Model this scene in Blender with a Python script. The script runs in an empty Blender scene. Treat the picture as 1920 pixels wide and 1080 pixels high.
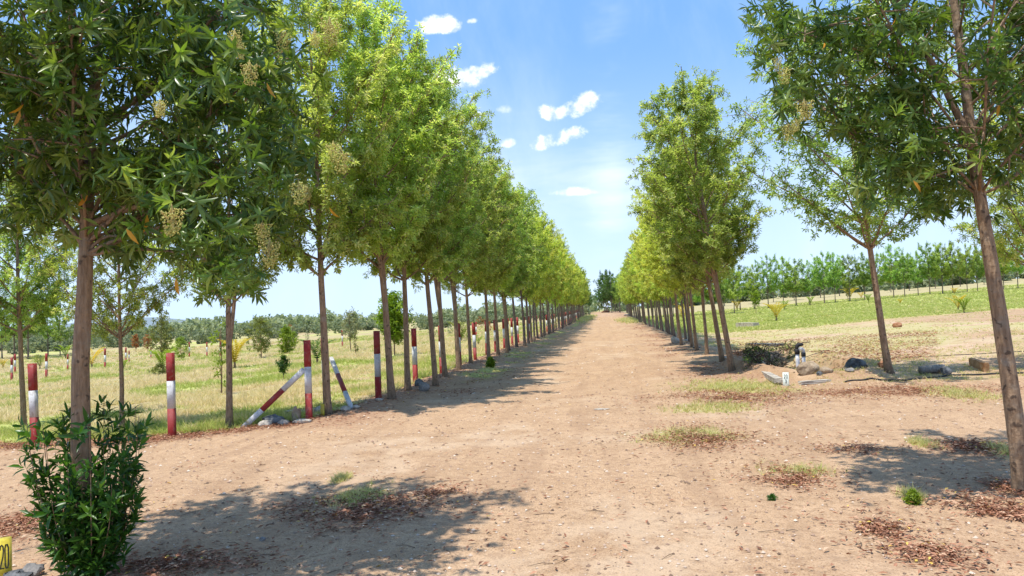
import bpy, math, random
import numpy as np
from mathutils import Vector, Matrix
R_ = math.radians
rng = np.random.default_rng(7)
random.seed(7)
sc = bpy.context.scene
col = sc.collection

# ------------------------------------------------------------------ camera
CAM_H = 1.65
YAW, PITCH, ROLL = R_(7.05), R_(1.80), R_(-2.2)
cd = bpy.data.cameras.new('camera'); cam = bpy.data.objects.new('camera', cd); col.objects.link(cam)
cd.sensor_width = 36.0; cd.lens = 36.0 * 1423 / 1920; cd.clip_start = 0.05; cd.clip_end = 6000
MC = Matrix.Rotation(YAW, 3, 'Z') @ Matrix.Rotation(R_(90) + PITCH, 3, 'X') @ Matrix.Rotation(ROLL, 3, 'Z')
cam.matrix_world = Matrix.Translation((0, 0, CAM_H)) @ MC.to_4x4()
sc.camera = cam
CAM = np.array([0, 0, CAM_H]); MCn = np.array(MC)

# ------------------------------------------------------------------ light
SUN = Vector((-0.22, -0.27, 1.0)).normalized()
EL = math.asin(SUN.z); AZ = math.atan2(SUN.x, SUN.y)
sd = bpy.data.lights.new('sun', 'SUN'); so = bpy.data.objects.new('sun', sd); col.objects.link(so)
sd.energy = 3.5; sd.angle = R_(0.55); sd.color = (1.0, 0.95, 0.86)
so.rotation_euler = SUN.to_track_quat('Z', 'Y').to_euler(); so.location = (-20, -10, 60)

sc.view_settings.view_transform = 'Standard'; sc.view_settings.look = 'None'
sc.view_settings.gamma = 1.0; sc.view_settings.use_curve_mapping = False
sc.view_settings.exposure = 0.80

world = bpy.data.worlds.new('World'); sc.world = world; world.use_nodes = True


def ray(px, py):
    v = np.array([(px - 960) / 1423.0, -(py - 540) / 1423.0, -1.0])
    d = MCn @ v
    return d / np.linalg.norm(d)


class NT:
    """small node tree helper"""
    def __init__(s, nt): s.nt = nt; s.n = nt.nodes; s.l = nt.links
    def new(s, t, **kw):
        n = s.n.new(t)
        for k, v in kw.items(): setattr(n, k, v)
        return n
    def put(s, sock, v):
        if v is None: return
        if isinstance(v, bpy.types.NodeSocket): s.l.new(v, sock)
        else:
            if sock.type == 'RGBA' and len(v) == 3: v = (*v, 1)
            sock.default_value = v
    def math(s, op, a, b=None, c=None, clamp=False):
        n = s.new('ShaderNodeMath', operation=op, use_clamp=clamp)
        s.put(n.inputs[0], a); s.put(n.inputs[1], b); s.put(n.inputs[2], c)
        return n.outputs[0]
    def mix(s, f, a, b, mode='MIX'):
        n = s.new('ShaderNodeMix', data_type='RGBA', blend_type=mode)
        s.put(n.inputs[0], f); s.put(n.inputs[6], a); s.put(n.inputs[7], b)
        return n.outputs[2]
    def noise(s, scale, detail=3, rough=0.55, vec=None, dist=0.0):
        n = s.new('ShaderNodeTexNoise'); n.inputs['Scale'].default_value = scale
        n.inputs['Detail'].default_value = detail; n.inputs['Roughness'].default_value = rough
        n.inputs['Distortion'].default_value = dist
        if vec is not None: s.l.new(vec, n.inputs['Vector'])
        return n.outputs[0]
    def sstep(s, v, lo, hi, a=0.0, b=1.0):
        n = s.new('ShaderNodeMapRange', interpolation_type='SMOOTHSTEP')
        s.put(n.inputs[0], v); s.put(n.inputs[1], lo); s.put(n.inputs[2], hi); s.put(n.inputs[3], a); s.put(n.inputs[4], b)
        return n.outputs[0]
    def ramp(s, v, stops):
        n = s.new('ShaderNodeValToRGB'); e = n.color_ramp.elements
        while len(e) < len(stops): e.new(0.5)
        for i, (p, c) in enumerate(stops): e[i].position = p; e[i].color = (*c, 1)
        s.put(n.inputs[0], v)
        return n.outputs[0]
    def attr(s, name):
        n = s.new('ShaderNodeAttribute'); n.attribute_name = name
        return n.outputs['Fac']


# ------------------------------------------------------------------ world: Nishita sky with clouds
def build_world():
    t = NT(world.node_tree); t.n.clear()
    out = t.new('ShaderNodeOutputWorld'); bg = t.new('ShaderNodeBackground')
    sky = t.new('ShaderNodeTexSky', sky_type='NISHITA')
    sky.sun_disc = False; sky.sun_elevation = EL; sky.sun_rotation = AZ
    sky.air_density = 1.0; sky.dust_density = 0.6; sky.ozone_density = 2.2; sky.altitude = 300
    tc = t.new('ShaderNodeTexCoord'); d = tc.outputs['Generated']
    nrm = t.new('ShaderNodeVectorMath', operation='NORMALIZE'); t.l.new(d, nrm.inputs[0]); d = nrm.outputs[0]
    sep = t.new('ShaderNodeSeparateXYZ'); t.l.new(d, sep.inputs[0]); z = sep.outputs[2]
    base = t.mix(0.6, sky.outputs[0], (2.7, 5.9, 12.1))
    # paler towards the horizon all round
    hz = t.sstep(z, 0.0, 0.36, 1.0, 0.0)
    base = t.mix(t.math('MULTIPLY', hz, 0.86), base, (7.0, 8.9, 11.4))
    # thin high cirrus: soft streaks
    mp = t.new('ShaderNodeMapping'); t.l.new(d, mp.inputs[0]); mp.inputs['Scale'].default_value = (3.2, 1.6, 1.2)
    mp.inputs['Rotation'].default_value = (0.1, 0.2, 0.05)
    ci = t.noise(1.7, 6, 0.62, mp.outputs[0], 0.4)
    mp2 = t.new('ShaderNodeMapping'); t.l.new(d, mp2.inputs[0]); mp2.inputs['Scale'].default_value = (2.2, 2.2, 7.0)
    cj = t.noise(1.3, 5, 0.6, mp2.outputs[0], 0.2)
    cir = t.math('MULTIPLY', t.sstep(ci, 0.40, 0.85), 0.34)
    band = t.math('MULTIPLY', t.math('MULTIPLY', t.sstep(cj, 0.42, 0.7), t.sstep(z, 0.06, 0.15)), t.sstep(z, 0.16, 0.30, 0.4, 0.0))
    base = t.mix(cir, base, (9.6, 10.6, 12.2)); base = t.mix(band, base, (9.9, 10.4, 11.3))
    def local(px, py):
        c = ray(px, py); right = np.cross(c, [0, 0, 1.0]); right /= np.linalg.norm(right); up = np.cross(right, c)
        def dot(v):
            n = t.new('ShaderNodeVectorMath', operation='DOT_PRODUCT'); t.l.new(d, n.inputs[0]); n.inputs[1].default_value = tuple(v)
            return n.outputs['Value']
        return dot(right), dot(up), dot(c)
    # one faint high streak rising from the horizon
    u, v, w = local(1128, 200)
    uu = t.math('ADD', u, t.math('MULTIPLY', t.math('SUBTRACT', ci, 0.5), 0.09))
    uu = t.math('ADD', uu, t.math('MULTIPLY', v, -0.05))
    st = t.math('MULTIPLY', t.sstep(t.math('ABSOLUTE', uu), 0.0, 0.042, 1.0, 0.0), t.sstep(cj, 0.35, 0.7))
    st = t.math('MULTIPLY', t.math('MULTIPLY', st, t.sstep(w, 0.3, 0.8)), 0.5)
    base = t.mix(st, base, (10.4, 11.2, 12.4))
    # fair weather cumulus: (px, py, half width, half height, tilt, strength)
    n1 = t.noise(26, 5, 0.62, d); n2 = t.noise(70, 4, 0.6, d)
    nz = t.math('ADD', t.math('MULTIPLY', t.math('SUBTRACT', n1, 0.5), 3.8), t.math('MULTIPLY', t.math('SUBTRACT', n2, 0.5), 2.4))
    tot = None
    for (px, py, a, b, tilt, k) in [(820, 48, 44, 17, 0.0, 1), (886, 40, 10, 6, 0.1, .7), (850, 150, 60, 22, 0.0, 1), (895, 140, 38, 16, .3, 1),
                                 (1092, 199, 38, 21, 0.3, 1), (1055, 212, 34, 13, 0.3, 1), (1028, 214, 22, 17, -0.5, 1), (1046, 262, 54, 18, .25, 1),
                                 (1078, 360, 36, 9, 0.0, .6), (952, 270, 14, 10, .2, .8), (948, 206, 20, 9, 0, .35), (896, 216, 10, 6, 0, .8),
                                 (300, -160, 90, 30, 0, 1), (2300, 200, 120, 40, 0, 1), (-500, 150, 140, 45, 0, 1), (1700, -500, 160, 50, 0, 1)]:
        u, v, w = local(px, py)
        ct, s_ = math.cos(tilt), math.sin(tilt)
        uu = t.math('ADD', t.math('MULTIPLY', u, ct * 1423 / a), t.math('MULTIPLY', v, s_ * 1423 / a))
        vv = t.math('ADD', t.math('MULTIPLY', v, ct * 1423 / b), t.math('MULTIPLY', u, -s_ * 1423 / b))
        # flatter underside
        vv = t.math('MULTIPLY', vv, t.sstep(vv, -0.2, 0.2, 1.35, 1.0))
        r = t.math('ADD', t.math('MULTIPLY', uu, uu), t.math('MULTIPLY', vv, vv))
        f = t.math('ADD', t.math('SUBTRACT', 1.05, r), nz)
        f = t.math('MULTIPLY', t.sstep(f, -0.25, 1.25), t.math('MULTIPLY', t.sstep(w, 0.2, 0.5), k))
        # keep the noise from lighting up sky far from the cloud
        f = t.math('MULTIPLY', f, t.sstep(r, 1.9, 3.6, 1.0, 0.0))
        tot = f if tot is None else t.math('MAXIMUM', tot, f)
    cc = t.mix(t.sstep(n2, 0.35, 0.62), (9.4, 10.0, 11.4), (12.4, 12.5, 13.0))
    base = t.mix(tot, base, cc)
    t.l.new(base, bg.inputs[0]); bg.inputs[1].default_value = 0.069
    t.l.new(bg.outputs[0], out.inputs[0])


build_world()


# ------------------------------------------------------------------ noise and terrain
def _hash(ix, iy, s):
    h = (ix.astype(np.int64) * 374761393 + iy.astype(np.int64) * 668265263 + s * 1442695041) & 0xFFFFFFFF
    h = ((h ^ (h >> 13)) * 1274126177) & 0xFFFFFFFF
    h = (h ^ (h >> 16)) & 0xFFFFFFFF
    return h / 4294967295.0


def vnoise(x, y, s=0):
    x = np.asarray(x, float); y = np.asarray(y, float)
    ix = np.floor(x); iy = np.floor(y); fx = x - ix; fy = y - iy
    fx = fx * fx * (3 - 2 * fx); fy = fy * fy * (3 - 2 * fy)
    a = _hash(ix, iy, s); b = _hash(ix + 1, iy, s); c = _hash(ix, iy + 1, s); e = _hash(ix + 1, iy + 1, s)
    return (a * (1 - fx) + b * fx) * (1 - fy) + (c * (1 - fx) + e * fx) * fy


def fbm(x, y, s=0, o=4):
    v = 0; a = 0.5; tot = 0
    for i in range(o):
        v = v + a * vnoise(x, y, s + i * 17); tot += a; a *= 0.5; x = np.asarray(x) * 2.03; y = np.asarray(y) * 2.03
    return v / tot


def sst(v, a, b):
    t = np.clip((np.asarray(v, float) - a) / (b - a), 0, 1)
    return t * t * (3 - 2 * t)


PIT = (4.75, 19.8, 1.15, 2.6)


def zbase(x, y):
    x = np.asarray(x, float); y = np.asarray(y, float)
    a = np.maximum(0, -x - 4.3); b = np.maximum(0, x - 7.0)
    z = -0.045 * np.minimum(a, 36) - 0.010 * np.clip(a - 36, 0, 300)
    z = z + 0.043 * np.minimum(b, 130) + 0.01 * np.clip(b - 130, 0, 500)
    z = z + 0.6 * sst(y, 60, 200)
    return z


def zfun(x, y):
    x = np.asarray(x, float); y = np.asarray(y, float)
    z = zbase(x, y)
    r = np.hypot(x, y)
    z = z + (fbm(x * 0.09, y * 0.09, 3) - 0.5) * 0.35 * sst(np.abs(x + 0.3), 5, 16) * sst(y, 12, 22)
    z = z + (fbm(x * 0.8, y * 0.8, 5) - 0.5) * 0.075
    z = z + (fbm(x * 4.5, y * 4.5, 9) - 0.5) * 0.022 * (1 - sst(r, 12, 30))
    # low verges under the two rows
    z = z + 0.07 * np.exp(-((x + 4.2) / 0.55) ** 2) * sst(y, 11, 13) + 0.05 * np.exp(-((x - 3.3) / 0.5) ** 2) * sst(y, 16, 18)
    # wheel tracks of the dirt road
    for xr in (-1.35, 0.35):
        z = z - 0.032 * np.exp(-((x - xr - 0.12 * np.sin(y * 0.13)) / 0.24) ** 2) * sst(y, 9, 16)
    # dug pit behind the right row
    d2 = ((x - PIT[0]) / PIT[2]) ** 2 + ((y - PIT[1]) / PIT[3]) ** 2
    z = z - 0.7 * (1 - sst(d2 + (fbm(x * 2, y * 2, 21) - .5) * .5, 0.35, 1.1)) + 0.20 * np.exp(-((np.sqrt(d2) - 1.3) / 0.2) ** 2)
    return z


def zat(x, y): return float(zfun(np.array([x]), np.array([y]))[0])


def at(px, py, f=None):
    """where the line of sight through a photo point meets the ground"""
    d = ray(px, py); t = 2.0
    for i in range(6000):
        p = CAM + d * t
        g = float(zbase(p[0], p[1]))
        if p[2] <= g: break
        t += max(0.02, (p[2] - g) * 0.6)
        if t > 900: break
    return float(p[0]), float(p[1])


def pt(px, py, Y):
    d = ray(px, py); t = Y / d[1]
    return CAM + d * t


def hpx(n, x, y): return n * math.cos(YAW) * (y * math.cos(YAW) - x * math.sin(YAW)) / 1423.0


# ------------------------------------------------------------------ mesh helpers
def npmesh(name, V, T=None, Q=None, tint=None, smooth=False, attrs=None):
    me = bpy.data.meshes.new(name)
    V = np.ascontiguousarray(V, dtype=np.float32).reshape(-1, 3)
    T = np.zeros((0, 3), np.int32) if T is None or len(T) == 0 else np.asarray(T, np.int32)
    Q = np.zeros((0, 4), np.int32) if Q is None or len(Q) == 0 else np.asarray(Q, np.int32)
    me.vertices.add(len(V)); me.vertices.foreach_set('co', V.ravel())
    li = np.concatenate([T.ravel(), Q.ravel()]).astype(np.int32)
    me.loops.add(len(li)); me.loops.foreach_set('vertex_index', li)
    st = np.concatenate([np.arange(len(T)) * 3, len(T) * 3 + np.arange(len(Q)) * 4]).astype(np.int32)
    me.polygons.add(len(st)); me.polygons.foreach_set('loop_start', st)
    if smooth: me.polygons.foreach_set('use_smooth', np.ones(len(st), bool))
    me.update(calc_edges=True)
    if tint is not None: (attrs := dict(attrs or {}))['tint'] = tint
    for k, a in (attrs or {}).items():
        at_ = me.attributes.new(k, 'FLOAT', 'POINT'); at_.data.foreach_set('value', np.ascontiguousarray(a, dtype=np.float32).ravel())
    return me


class Buf:
    def __init__(s): s.V = []; s.T = []; s.Q = []; s.t = []; s.n = 0
    def add(s, V, T=None, Q=None, tint=None):
        V = np.asarray(V, float).reshape(-1, 3)
        s.V.append(V)
        if T is not None and len(T): s.T.append(np.asarray(T) + s.n)
        if Q is not None and len(Q): s.Q.append(np.asarray(Q) + s.n)
        s.t.append(np.broadcast_to(np.asarray(0.5 if tint is None else tint, float), (len(V),)).copy())
        s.n += len(V)
        return s
    def mesh(s, name, smooth=False):
        V = np.concatenate(s.V)
        T = np.concatenate(s.T) if s.T else None; Q = np.concatenate(s.Q) if s.Q else None
        return npmesh(name, V, T, Q, np.concatenate(s.t), smooth)


def tube(path, rad, sides=6, cap=True, jit=0.0, seed=0):
    P = np.asarray(path, float); n = len(P); rad = np.broadcast_to(np.asarray(rad, float), (n,))
    rg = np.random.default_rng(seed)
    Tn = np.gradient(P, axis=0); Tn /= np.linalg.norm(Tn, axis=1)[:, None] + 1e-9
    ref = np.array([0, 0, 1.0]) if abs(Tn[0][2]) < 0.9 else np.array([1.0, 0, 0])
    V = []
    u = np.cross(Tn[0], ref); u /= np.linalg.norm(u)
    for i in range(n):
        u = u - Tn[i] * np.dot(u, Tn[i]); u /= np.linalg.norm(u) + 1e-9
        w = np.cross(Tn[i], u)
        a = np.arange(sides) * 2 * np.pi / sides
        rr = rad[i] * (1 + jit * (rg.random(sides) - 0.5))
        V.append(P[i] + np.cos(a)[:, None] * u * rr[:, None] + np.sin(a)[:, None] * w * rr[:, None])
    V = np.concatenate(V)
    i = np.arange(n - 1)[:, None] * sides; j = np.arange(sides)[None, :]; k = (j + 1) % sides
    Q = np.stack([i + j, i + k, i + sides + k, i + sides + j], -1).reshape(-1, 4)
    T = []
    if cap:
        V = np.vstack([V, P[0], P[-1]]); a0 = n * sides; b0 = a0 + 1; o = (n - 1) * sides
        for q in range(sides):
            T.append([a0, (q + 1) % sides, q]); T.append([b0, o + q, o + (q + 1) % sides])
    return V, np.array(T).reshape(-1, 3), Q


def unit(v): return v / (np.linalg.norm(v, axis=-1, keepdims=True) + 1e-9)


def leaf_geo(P, D, N, L, W, tint, hero=False):
    """P base, D direction, N normal; returns V, T, Q, tint"""
    n = len(P); D = unit(D); S = unit(np.cross(D, N)); N = np.cross(S, D)
    L = L[:, None]; W = W[:, None]
    if not hero:
        a = P; b = P + D * L * .5 + S * W * .5 + N * W * .18; c = P + D * L * 1.0 - N * L * .12; e = P + D * L * .5 - S * W * .5 + N * W * .18
        V = np.stack([a, b, c, e], 1).reshape(-1, 3); o = np.arange(n)[:, None] * 4
        T = np.concatenate([o + [0, 1, 2], o + [0, 2, 3]])
        return V, T, None, np.repeat(tint, 4)
    pts = [P, P + D * L * .3 + S * W * .42 + N * W * .16, P + D * L * .3, P + D * L * .3 - S * W * .42 + N * W * .16,
           P + D * L * .66 + S * W * .40 - N * L * .02 + N * W * .12, P + D * L * .66 - N * L * .04, P + D * L * .66 - S * W * .40 - N * L * .02 + N * W * .12,
           P + D * L - N * L * .14]
    V = np.stack(pts, 1).reshape(-1, 3); o = np.arange(n)[:, None] * 8
    T = np.concatenate([o + [0, 1, 2], o + [0, 2, 3], o + [4, 7, 5], o + [5, 7, 6]])
    Q = np.concatenate([o + [1, 4, 5, 2], o + [2, 5, 6, 3]])
    return V, T, Q, np.repeat(tint, 8)


def rosettes(C, A, size, k, Ll, Lw, rg, hero=False, droop=0.3, tint=None, spread=(0.45, 1.75)):
    """clusters of k leaves at C round axis A"""
    n = len(C); A = unit(A)
    ref = np.where(np.abs(A[:, 2:3]) < 0.9, np.array([[0, 0, 1.0]]), np.array([[1.0, 0, 0]]))
    U = unit(np.cross(A, ref)); Vv = np.cross(A, U)
    m = n * k; idx = np.repeat(np.arange(n), k); j = np.tile(np.arange(k), n)
    ph = j * 2.399 + rg.random(m) * 0.7 + np.repeat(rg.random(n) * 6.28, k)
    th = spread[0] + (spread[1] - spread[0]) * (j + 0.5) / k + (rg.random(m) - .5) * .35
    D = np.cos(th)[:, None] * A[idx] + np.sin(th)[:, None] * (np.cos(ph)[:, None] * U[idx] + np.sin(ph)[:, None] * Vv[idx])
    D[:, 2] -= droop * (0.4 + rg.random(m)); D = unit(D)
    N = A[idx] * 0.8 + np.array([0, 0, .7]) + (rg.random((m, 3)) - .5) * .7
    s = np.broadcast_to(size, (n,))[idx]
    L = Ll * s * (0.65 + 0.55 * rg.random(m)); W = Lw * s * (0.75 + 0.45 * rg.random(m))
    P = C[idx] - A[idx] * (L * 0.45 * (j / k))[:, None]
    if tint is None: tint = rg.random(n)
    tt = np.clip(np.repeat(tint, k) + (rg.random(m) - .5) * .3, 0, 1)
    return leaf_geo(P, D, N, L, W, tt, hero)


# ------------------------------------------------------------------ object helpers
def link(name, me, mat=None, parent=None, loc=None, rot=None, scale=None):
    if mat is not None and len(me.materials) == 0: me.materials.append(mat)
    o = bpy.data.objects.new(name, me); col.objects.link(o)
    if mat is not None and me.materials[0] is not mat:
        o.material_slots[0].link = 'OBJECT'; o.material_slots[0].material = mat
    if parent is not None: o.parent = parent
    if loc is not None: o.location = [float(q) for q in loc]
    if rot is not None: o.rotation_euler = rot
    if scale is not None: o.scale = scale if hasattr(scale, '__len__') else (scale,) * 3
    return o


def tag(o, label=None, cat=None, group=None, kind=None):
    if label: o['label'] = label
    if cat: o['category'] = cat
    if group: o['group'] = group
    if kind: o['kind'] = kind
    return o


def thing(name, loc, label, cat, group=None, rz=0.0):
    o = bpy.data.objects.new(name, None); col.objects.link(o); o.empty_display_size = 0.2
    o.location = [float(q) for q in loc]; o.rotation_euler = (0, 0, rz)
    return tag(o, label, cat, group)


def copy_tree(o, parent=None):
    c = o.copy(); col.objects.link(c); c.parent = parent
    for ch in list(o.children): copy_tree(ch, c)
    return c


# ------------------------------------------------------------------ materials
def mat(name):
    m = bpy.data.materials.new(name); m.use_nodes = True; t = NT(m.node_tree); t.n.clear()
    return m, t


def finish(t, shader): o = t.new('ShaderNodeOutputMaterial'); t.l.new(shader, o.inputs[0])


def bsdf(t, colr, rough=0.8, spec=0.3, bump=None, bstr=0.3, bdist=0.01, metal=0.0):
    b = t.new('ShaderNodeBsdfPrincipled'); t.put(b.inputs['Base Color'], colr); t.put(b.inputs['Roughness'], rough)
    b.inputs['Specular IOR Level'].default_value = spec; b.inputs['Metallic'].default_value = metal
    if bump is not None:
        bn = t.new('ShaderNodeBump'); bn.inputs['Strength'].default_value = bstr; bn.inputs['Distance'].default_value = bdist
        t.l.new(bump, bn.inputs['Height']); t.l.new(bn.outputs[0], b.inputs['Normal'])
    return b.outputs[0]


def leaf_mat(name, stops, trans=0.42, rough=0.42, spec=0.45, objvar=0.25, tcol=(1.25, 1.25, 0.55)):
    m, t = mat(name)
    c = t.ramp(t.attr('tint'), stops)
    oi = t.new('ShaderNodeObjectInfo')
    hs = t.new('ShaderNodeHueSaturation')
    t.l.new(t.sstep(oi.outputs['Random'], 0, 1, 0.5 - 0.022 * objvar * 4, 0.5 + 0.012 * objvar * 4), hs.inputs['Hue'])
    t.l.new(t.sstep(t.math('FRACT', t.math('MULTIPLY', oi.outputs['Random'], 7.13)), 0, 1, 1 - objvar * .7, 1 + objvar), hs.inputs['Value'])
    t.l.new(c, hs.inputs['Color']); c = hs.outputs[0]
    d = bsdf(t, c, rough, spec)
    tr = t.new('ShaderNodeBsdfTranslucent'); t.put(tr.inputs[0], t.mix(1.0, c, tcol, 'MULTIPLY'))
    mx = t.new('ShaderNodeMixShader'); mx.inputs[0].default_value = trans
    t.l.new(d, mx.inputs[1]); t.l.new(tr.outputs[0], mx.inputs[2]); finish(t, mx.outputs[0])
    return m


M = {}
M['leaf_hero'] = leaf_mat('leaf_deep_green', [(0, (0.06, 0.12, 0.022)), (0.5, (0.11, 0.19, 0.035)), (0.8, (0.18, 0.28, 0.05)), (1, (0.30, 0.38, 0.10))], 0.45, 0.32, 0.5, 0.15, (1.3, 1.3, .45))
M['leaf_mid'] = leaf_mat('leaf_green', [(0, (0.22, 0.29, 0.07)), (0.5, (0.345, 0.465, 0.125)), (0.85, (0.48, 0.60, 0.21)), (1, (0.66, 0.68, 0.34))], 0.62, 0.4, 0.4, 0.22)
M['leaf_far'] = leaf_mat('leaf_yellow_green', [(0, (0.27, 0.33, 0.06)), (0.5, (0.38, 0.475, 0.11)), (1, (0.54, 0.60, 0.20))], 0.58, 0.5, 0.3, 0.3)
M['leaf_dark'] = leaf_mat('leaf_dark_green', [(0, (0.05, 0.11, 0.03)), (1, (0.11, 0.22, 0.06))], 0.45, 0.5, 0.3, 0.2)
M['leaf_line'] = leaf_mat('leaf_fresh_green', [(0, (0.17, 0.27, 0.06)), (0.5, (0.26, 0.38, 0.09)), (1, (0.38, 0.50, 0.15))], 0.5, 0.5, 0.3, 0.3)
M['leaf_shrub'] = leaf_mat('leaf_shrub', [(0, (0.022, 0.07, 0.012)), (0.6, (0.045, 0.13, 0.018)), (1, (0.09, 0.21, 0.03))], 0.4, 0.35, 0.45, 0.1)
M['leaf_lime'] = leaf_mat('leaf_lime', [(0, (0.13, 0.22, 0.02)), (1, (0.26, 0.36, 0.04))], 0.45, 0.5, 0.3, 0.1)
M['leaf_olive'] = leaf_mat('leaf_olive', [(0, (0.12, 0.15, 0.04)), (1, (0.24, 0.26, 0.08))], 0.42, 0.5, 0.3, 0.1)
M['leaf_yellow'] = leaf_mat('leaf_yellow', [(0, (0.42, 0.36, 0.03)), (1, (0.62, 0.46, 0.05))], 0.4, 0.5, 0.3, 0.1, (1.1, 1, .6))
M['leaf_orange'] = leaf_mat('leaf_orange', [(0, (0.55, 0.28, 0.03)), (1, (0.72, 0.36, 0.04))], 0.4, 0.45, 0.3, 0.05, (1.1, 1, .6))
M['leaf_red'] = leaf_mat('leaf_rust', [(0, (0.30, 0.11, 0.04)), (1, (0.42, 0.2, 0.07))], 0.4, 0.5, 0.3, 0.1, (1.1, 1, .8))
M['leaf_haze'] = leaf_mat('leaf_distant', [(0, (0.17, 0.22, 0.13)), (1, (0.32, 0.35, 0.22))], 0.4, 0.7, 0.1, 0.25, (1.1, 1.1, .7))  # greyed leaf green: haze over the far wood put into the colour
M['flower'] = leaf_mat('seed_panicle', [(0, (0.60, 0.62, 0.18)), (0.6, (0.78, 0.78, 0.28)), (1, (0.64, 0.52, 0.22))], 0.3, 0.7, 0.2, 0.1, (1.1, 1, .7))
M['straw'] = leaf_mat('straw_grass', [(0, (0.30, 0.40, 0.07)), (0.3, (0.48, 0.50, 0.15)), (0.6, (0.72, 0.62, 0.31)), (1, (0.82, 0.68, 0.44))], 0.4, 0.7, 0.15, 0.05, (1, 1, .8))
M['green_grass'] = leaf_mat('green_grass', [(0, (0.30, 0.37, 0.08)), (0.6, (0.46, 0.51, 0.15)), (1, (0.64, 0.58, 0.30))], 0.4, 0.6, 0.2, 0.05, (1, 1, .7))
M['dark_brush'] = leaf_mat('dark_brush', [(0, (0.04, 0.03, 0.025)), (1, (0.16, 0.13, 0.10))], 0.1, 0.8, 0.1, 0.0, (1, .9, .8))
M['litter'] = leaf_mat('dead_leaf', [(0, (0.16, 0.08, 0.05)), (0.45, (0.34, 0.155, 0.09)), (0.8, (0.50, 0.27, 0.17)), (0.97, (0.62, 0.45, 0.3)), (1, (0.7, 0.5, 0.12))], 0.15, 0.75, 0.2, 0.0, (1, .8, .6))


def bark_mat(name, a, b, dark=(0.05, 0.035, 0.028)):
    m, t = mat(name)
    tc = t.new('ShaderNodeTexCoord'); mp = t.new('ShaderNodeMapping'); mp.inputs['Scale'].default_value = (1, 1, 0.16)
    t.l.new(tc.outputs['Object'], mp.inputs[0])
    n = t.noise(42, 5, 0.65, mp.outputs[0]); n2 = t.noise(5.5, 3, 0.6, tc.outputs['Object']); n3 = t.noise(17, 2, .5, tc.outputs['Object'])
    c = t.mix(t.sstep(n, 0.3, 0.7), a, b)
    c = t.mix(t.math('MULTIPLY', t.sstep(n2, 0.52, 0.7), 0.45), c, (0.30, 0.27, 0.22))
    c = t.mix(t.math('MULTIPLY', t.sstep(n3, 0.60, 0.70), 0.75), c, dark)
    sep = t.new('ShaderNodeSeparateXYZ'); t.l.new(tc.outputs['Object'], sep.inputs[0])
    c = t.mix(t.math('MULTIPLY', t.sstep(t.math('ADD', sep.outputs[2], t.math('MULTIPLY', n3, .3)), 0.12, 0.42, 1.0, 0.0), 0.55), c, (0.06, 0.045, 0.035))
    finish(t, bsdf(t, c, 0.85, 0.2, t.math('ADD', n, t.math('MULTIPLY', n3, .9)), 0.9, 0.02))
    return m


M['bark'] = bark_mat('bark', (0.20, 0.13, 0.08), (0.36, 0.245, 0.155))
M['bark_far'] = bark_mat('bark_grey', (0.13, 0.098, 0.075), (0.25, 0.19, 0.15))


def paint_mat(name, colr, wear=(0.42, 0.38, 0.34)):
    m, t = mat(name)
    tc = t.new('ShaderNodeTexCoord'); oi = t.new('ShaderNodeObjectInfo')
    ad = t.new('ShaderNodeVectorMath', operation='ADD'); t.l.new(tc.outputs['Object'], ad.inputs[0])
    cb = t.new('ShaderNodeCombineXYZ'); t.l.new(t.math('MULTIPLY', oi.outputs['Random'], 40), cb.inputs[0]); t.l.new(cb.outputs[0], ad.inputs[1])
    n = t.noise(14, 5, 0.65, ad.outputs[0]); n2 = t.noise(60, 3, 0.6, ad.outputs[0])
    c = t.mix(t.sstep(n2, 0.3, 0.75), colr, tuple(q * 0.72 for q in colr))
    c = t.mix(t.math('MULTIPLY', t.sstep(n, 0.52, 0.64), 0.8), c, wear)
    nb = t.noise(3.0, 2, .5, ad.outputs[0]); c = t.mix(t.math('MULTIPLY', t.sstep(nb, .4, .7), .35), c, tuple(q * .6 + .08 for q in colr))
    finish(t, bsdf(t, c, 0.62, 0.3, n2, 0.3, 0.004))
    return m


M['red'] = paint_mat('red_paint', (0.30, 0.022, 0.018), (0.27, 0.11, 0.09))
M['white'] = paint_mat('white_paint', (0.60, 0.60, 0.60), (0.36, 0.34, 0.31))
M['yellow'] = paint_mat('yellow_paint', (0.62, 0.50, 0.04), (0.40, 0.34, 0.08))
M['concrete'] = paint_mat('concrete', (0.36, 0.34, 0.31), (0.22, 0.2, 0.18))
M['marker'] = paint_mat('pale_marker_paint', (0.66, 0.70, 0.62), (0.45, 0.44, 0.38))
M['pvc'] = paint_mat('white_pvc', (0.72, 0.72, 0.74), (0.55, 0.52, 0.48))
M['black'] = paint_mat('black_plastic', (0.02, 0.02, 0.022), (0.06, 0.055, 0.05))
M['ink'] = paint_mat('dark_lettering', (0.03, 0.035, 0.03), (0.08, 0.08, 0.05))


def stone_mat(name, a, b):
    m, t = mat(name)
    tc = t.new('ShaderNodeTexCoord'); n = t.noise(7, 5, 0.65, tc.outputs['Object']); n2 = t.noise(35, 4, 0.6, tc.outputs['Object'])
    c = t.mix(t.sstep(n, 0.35, 0.65), a, b); c = t.mix(t.math('MULTIPLY', t.sstep(n2, .55, .7), .5), c, tuple(q * .5 for q in a))
    finish(t, bsdf(t, c, 0.85, 0.25, t.math('ADD', n, n2), 0.6, 0.02))
    return m


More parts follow.
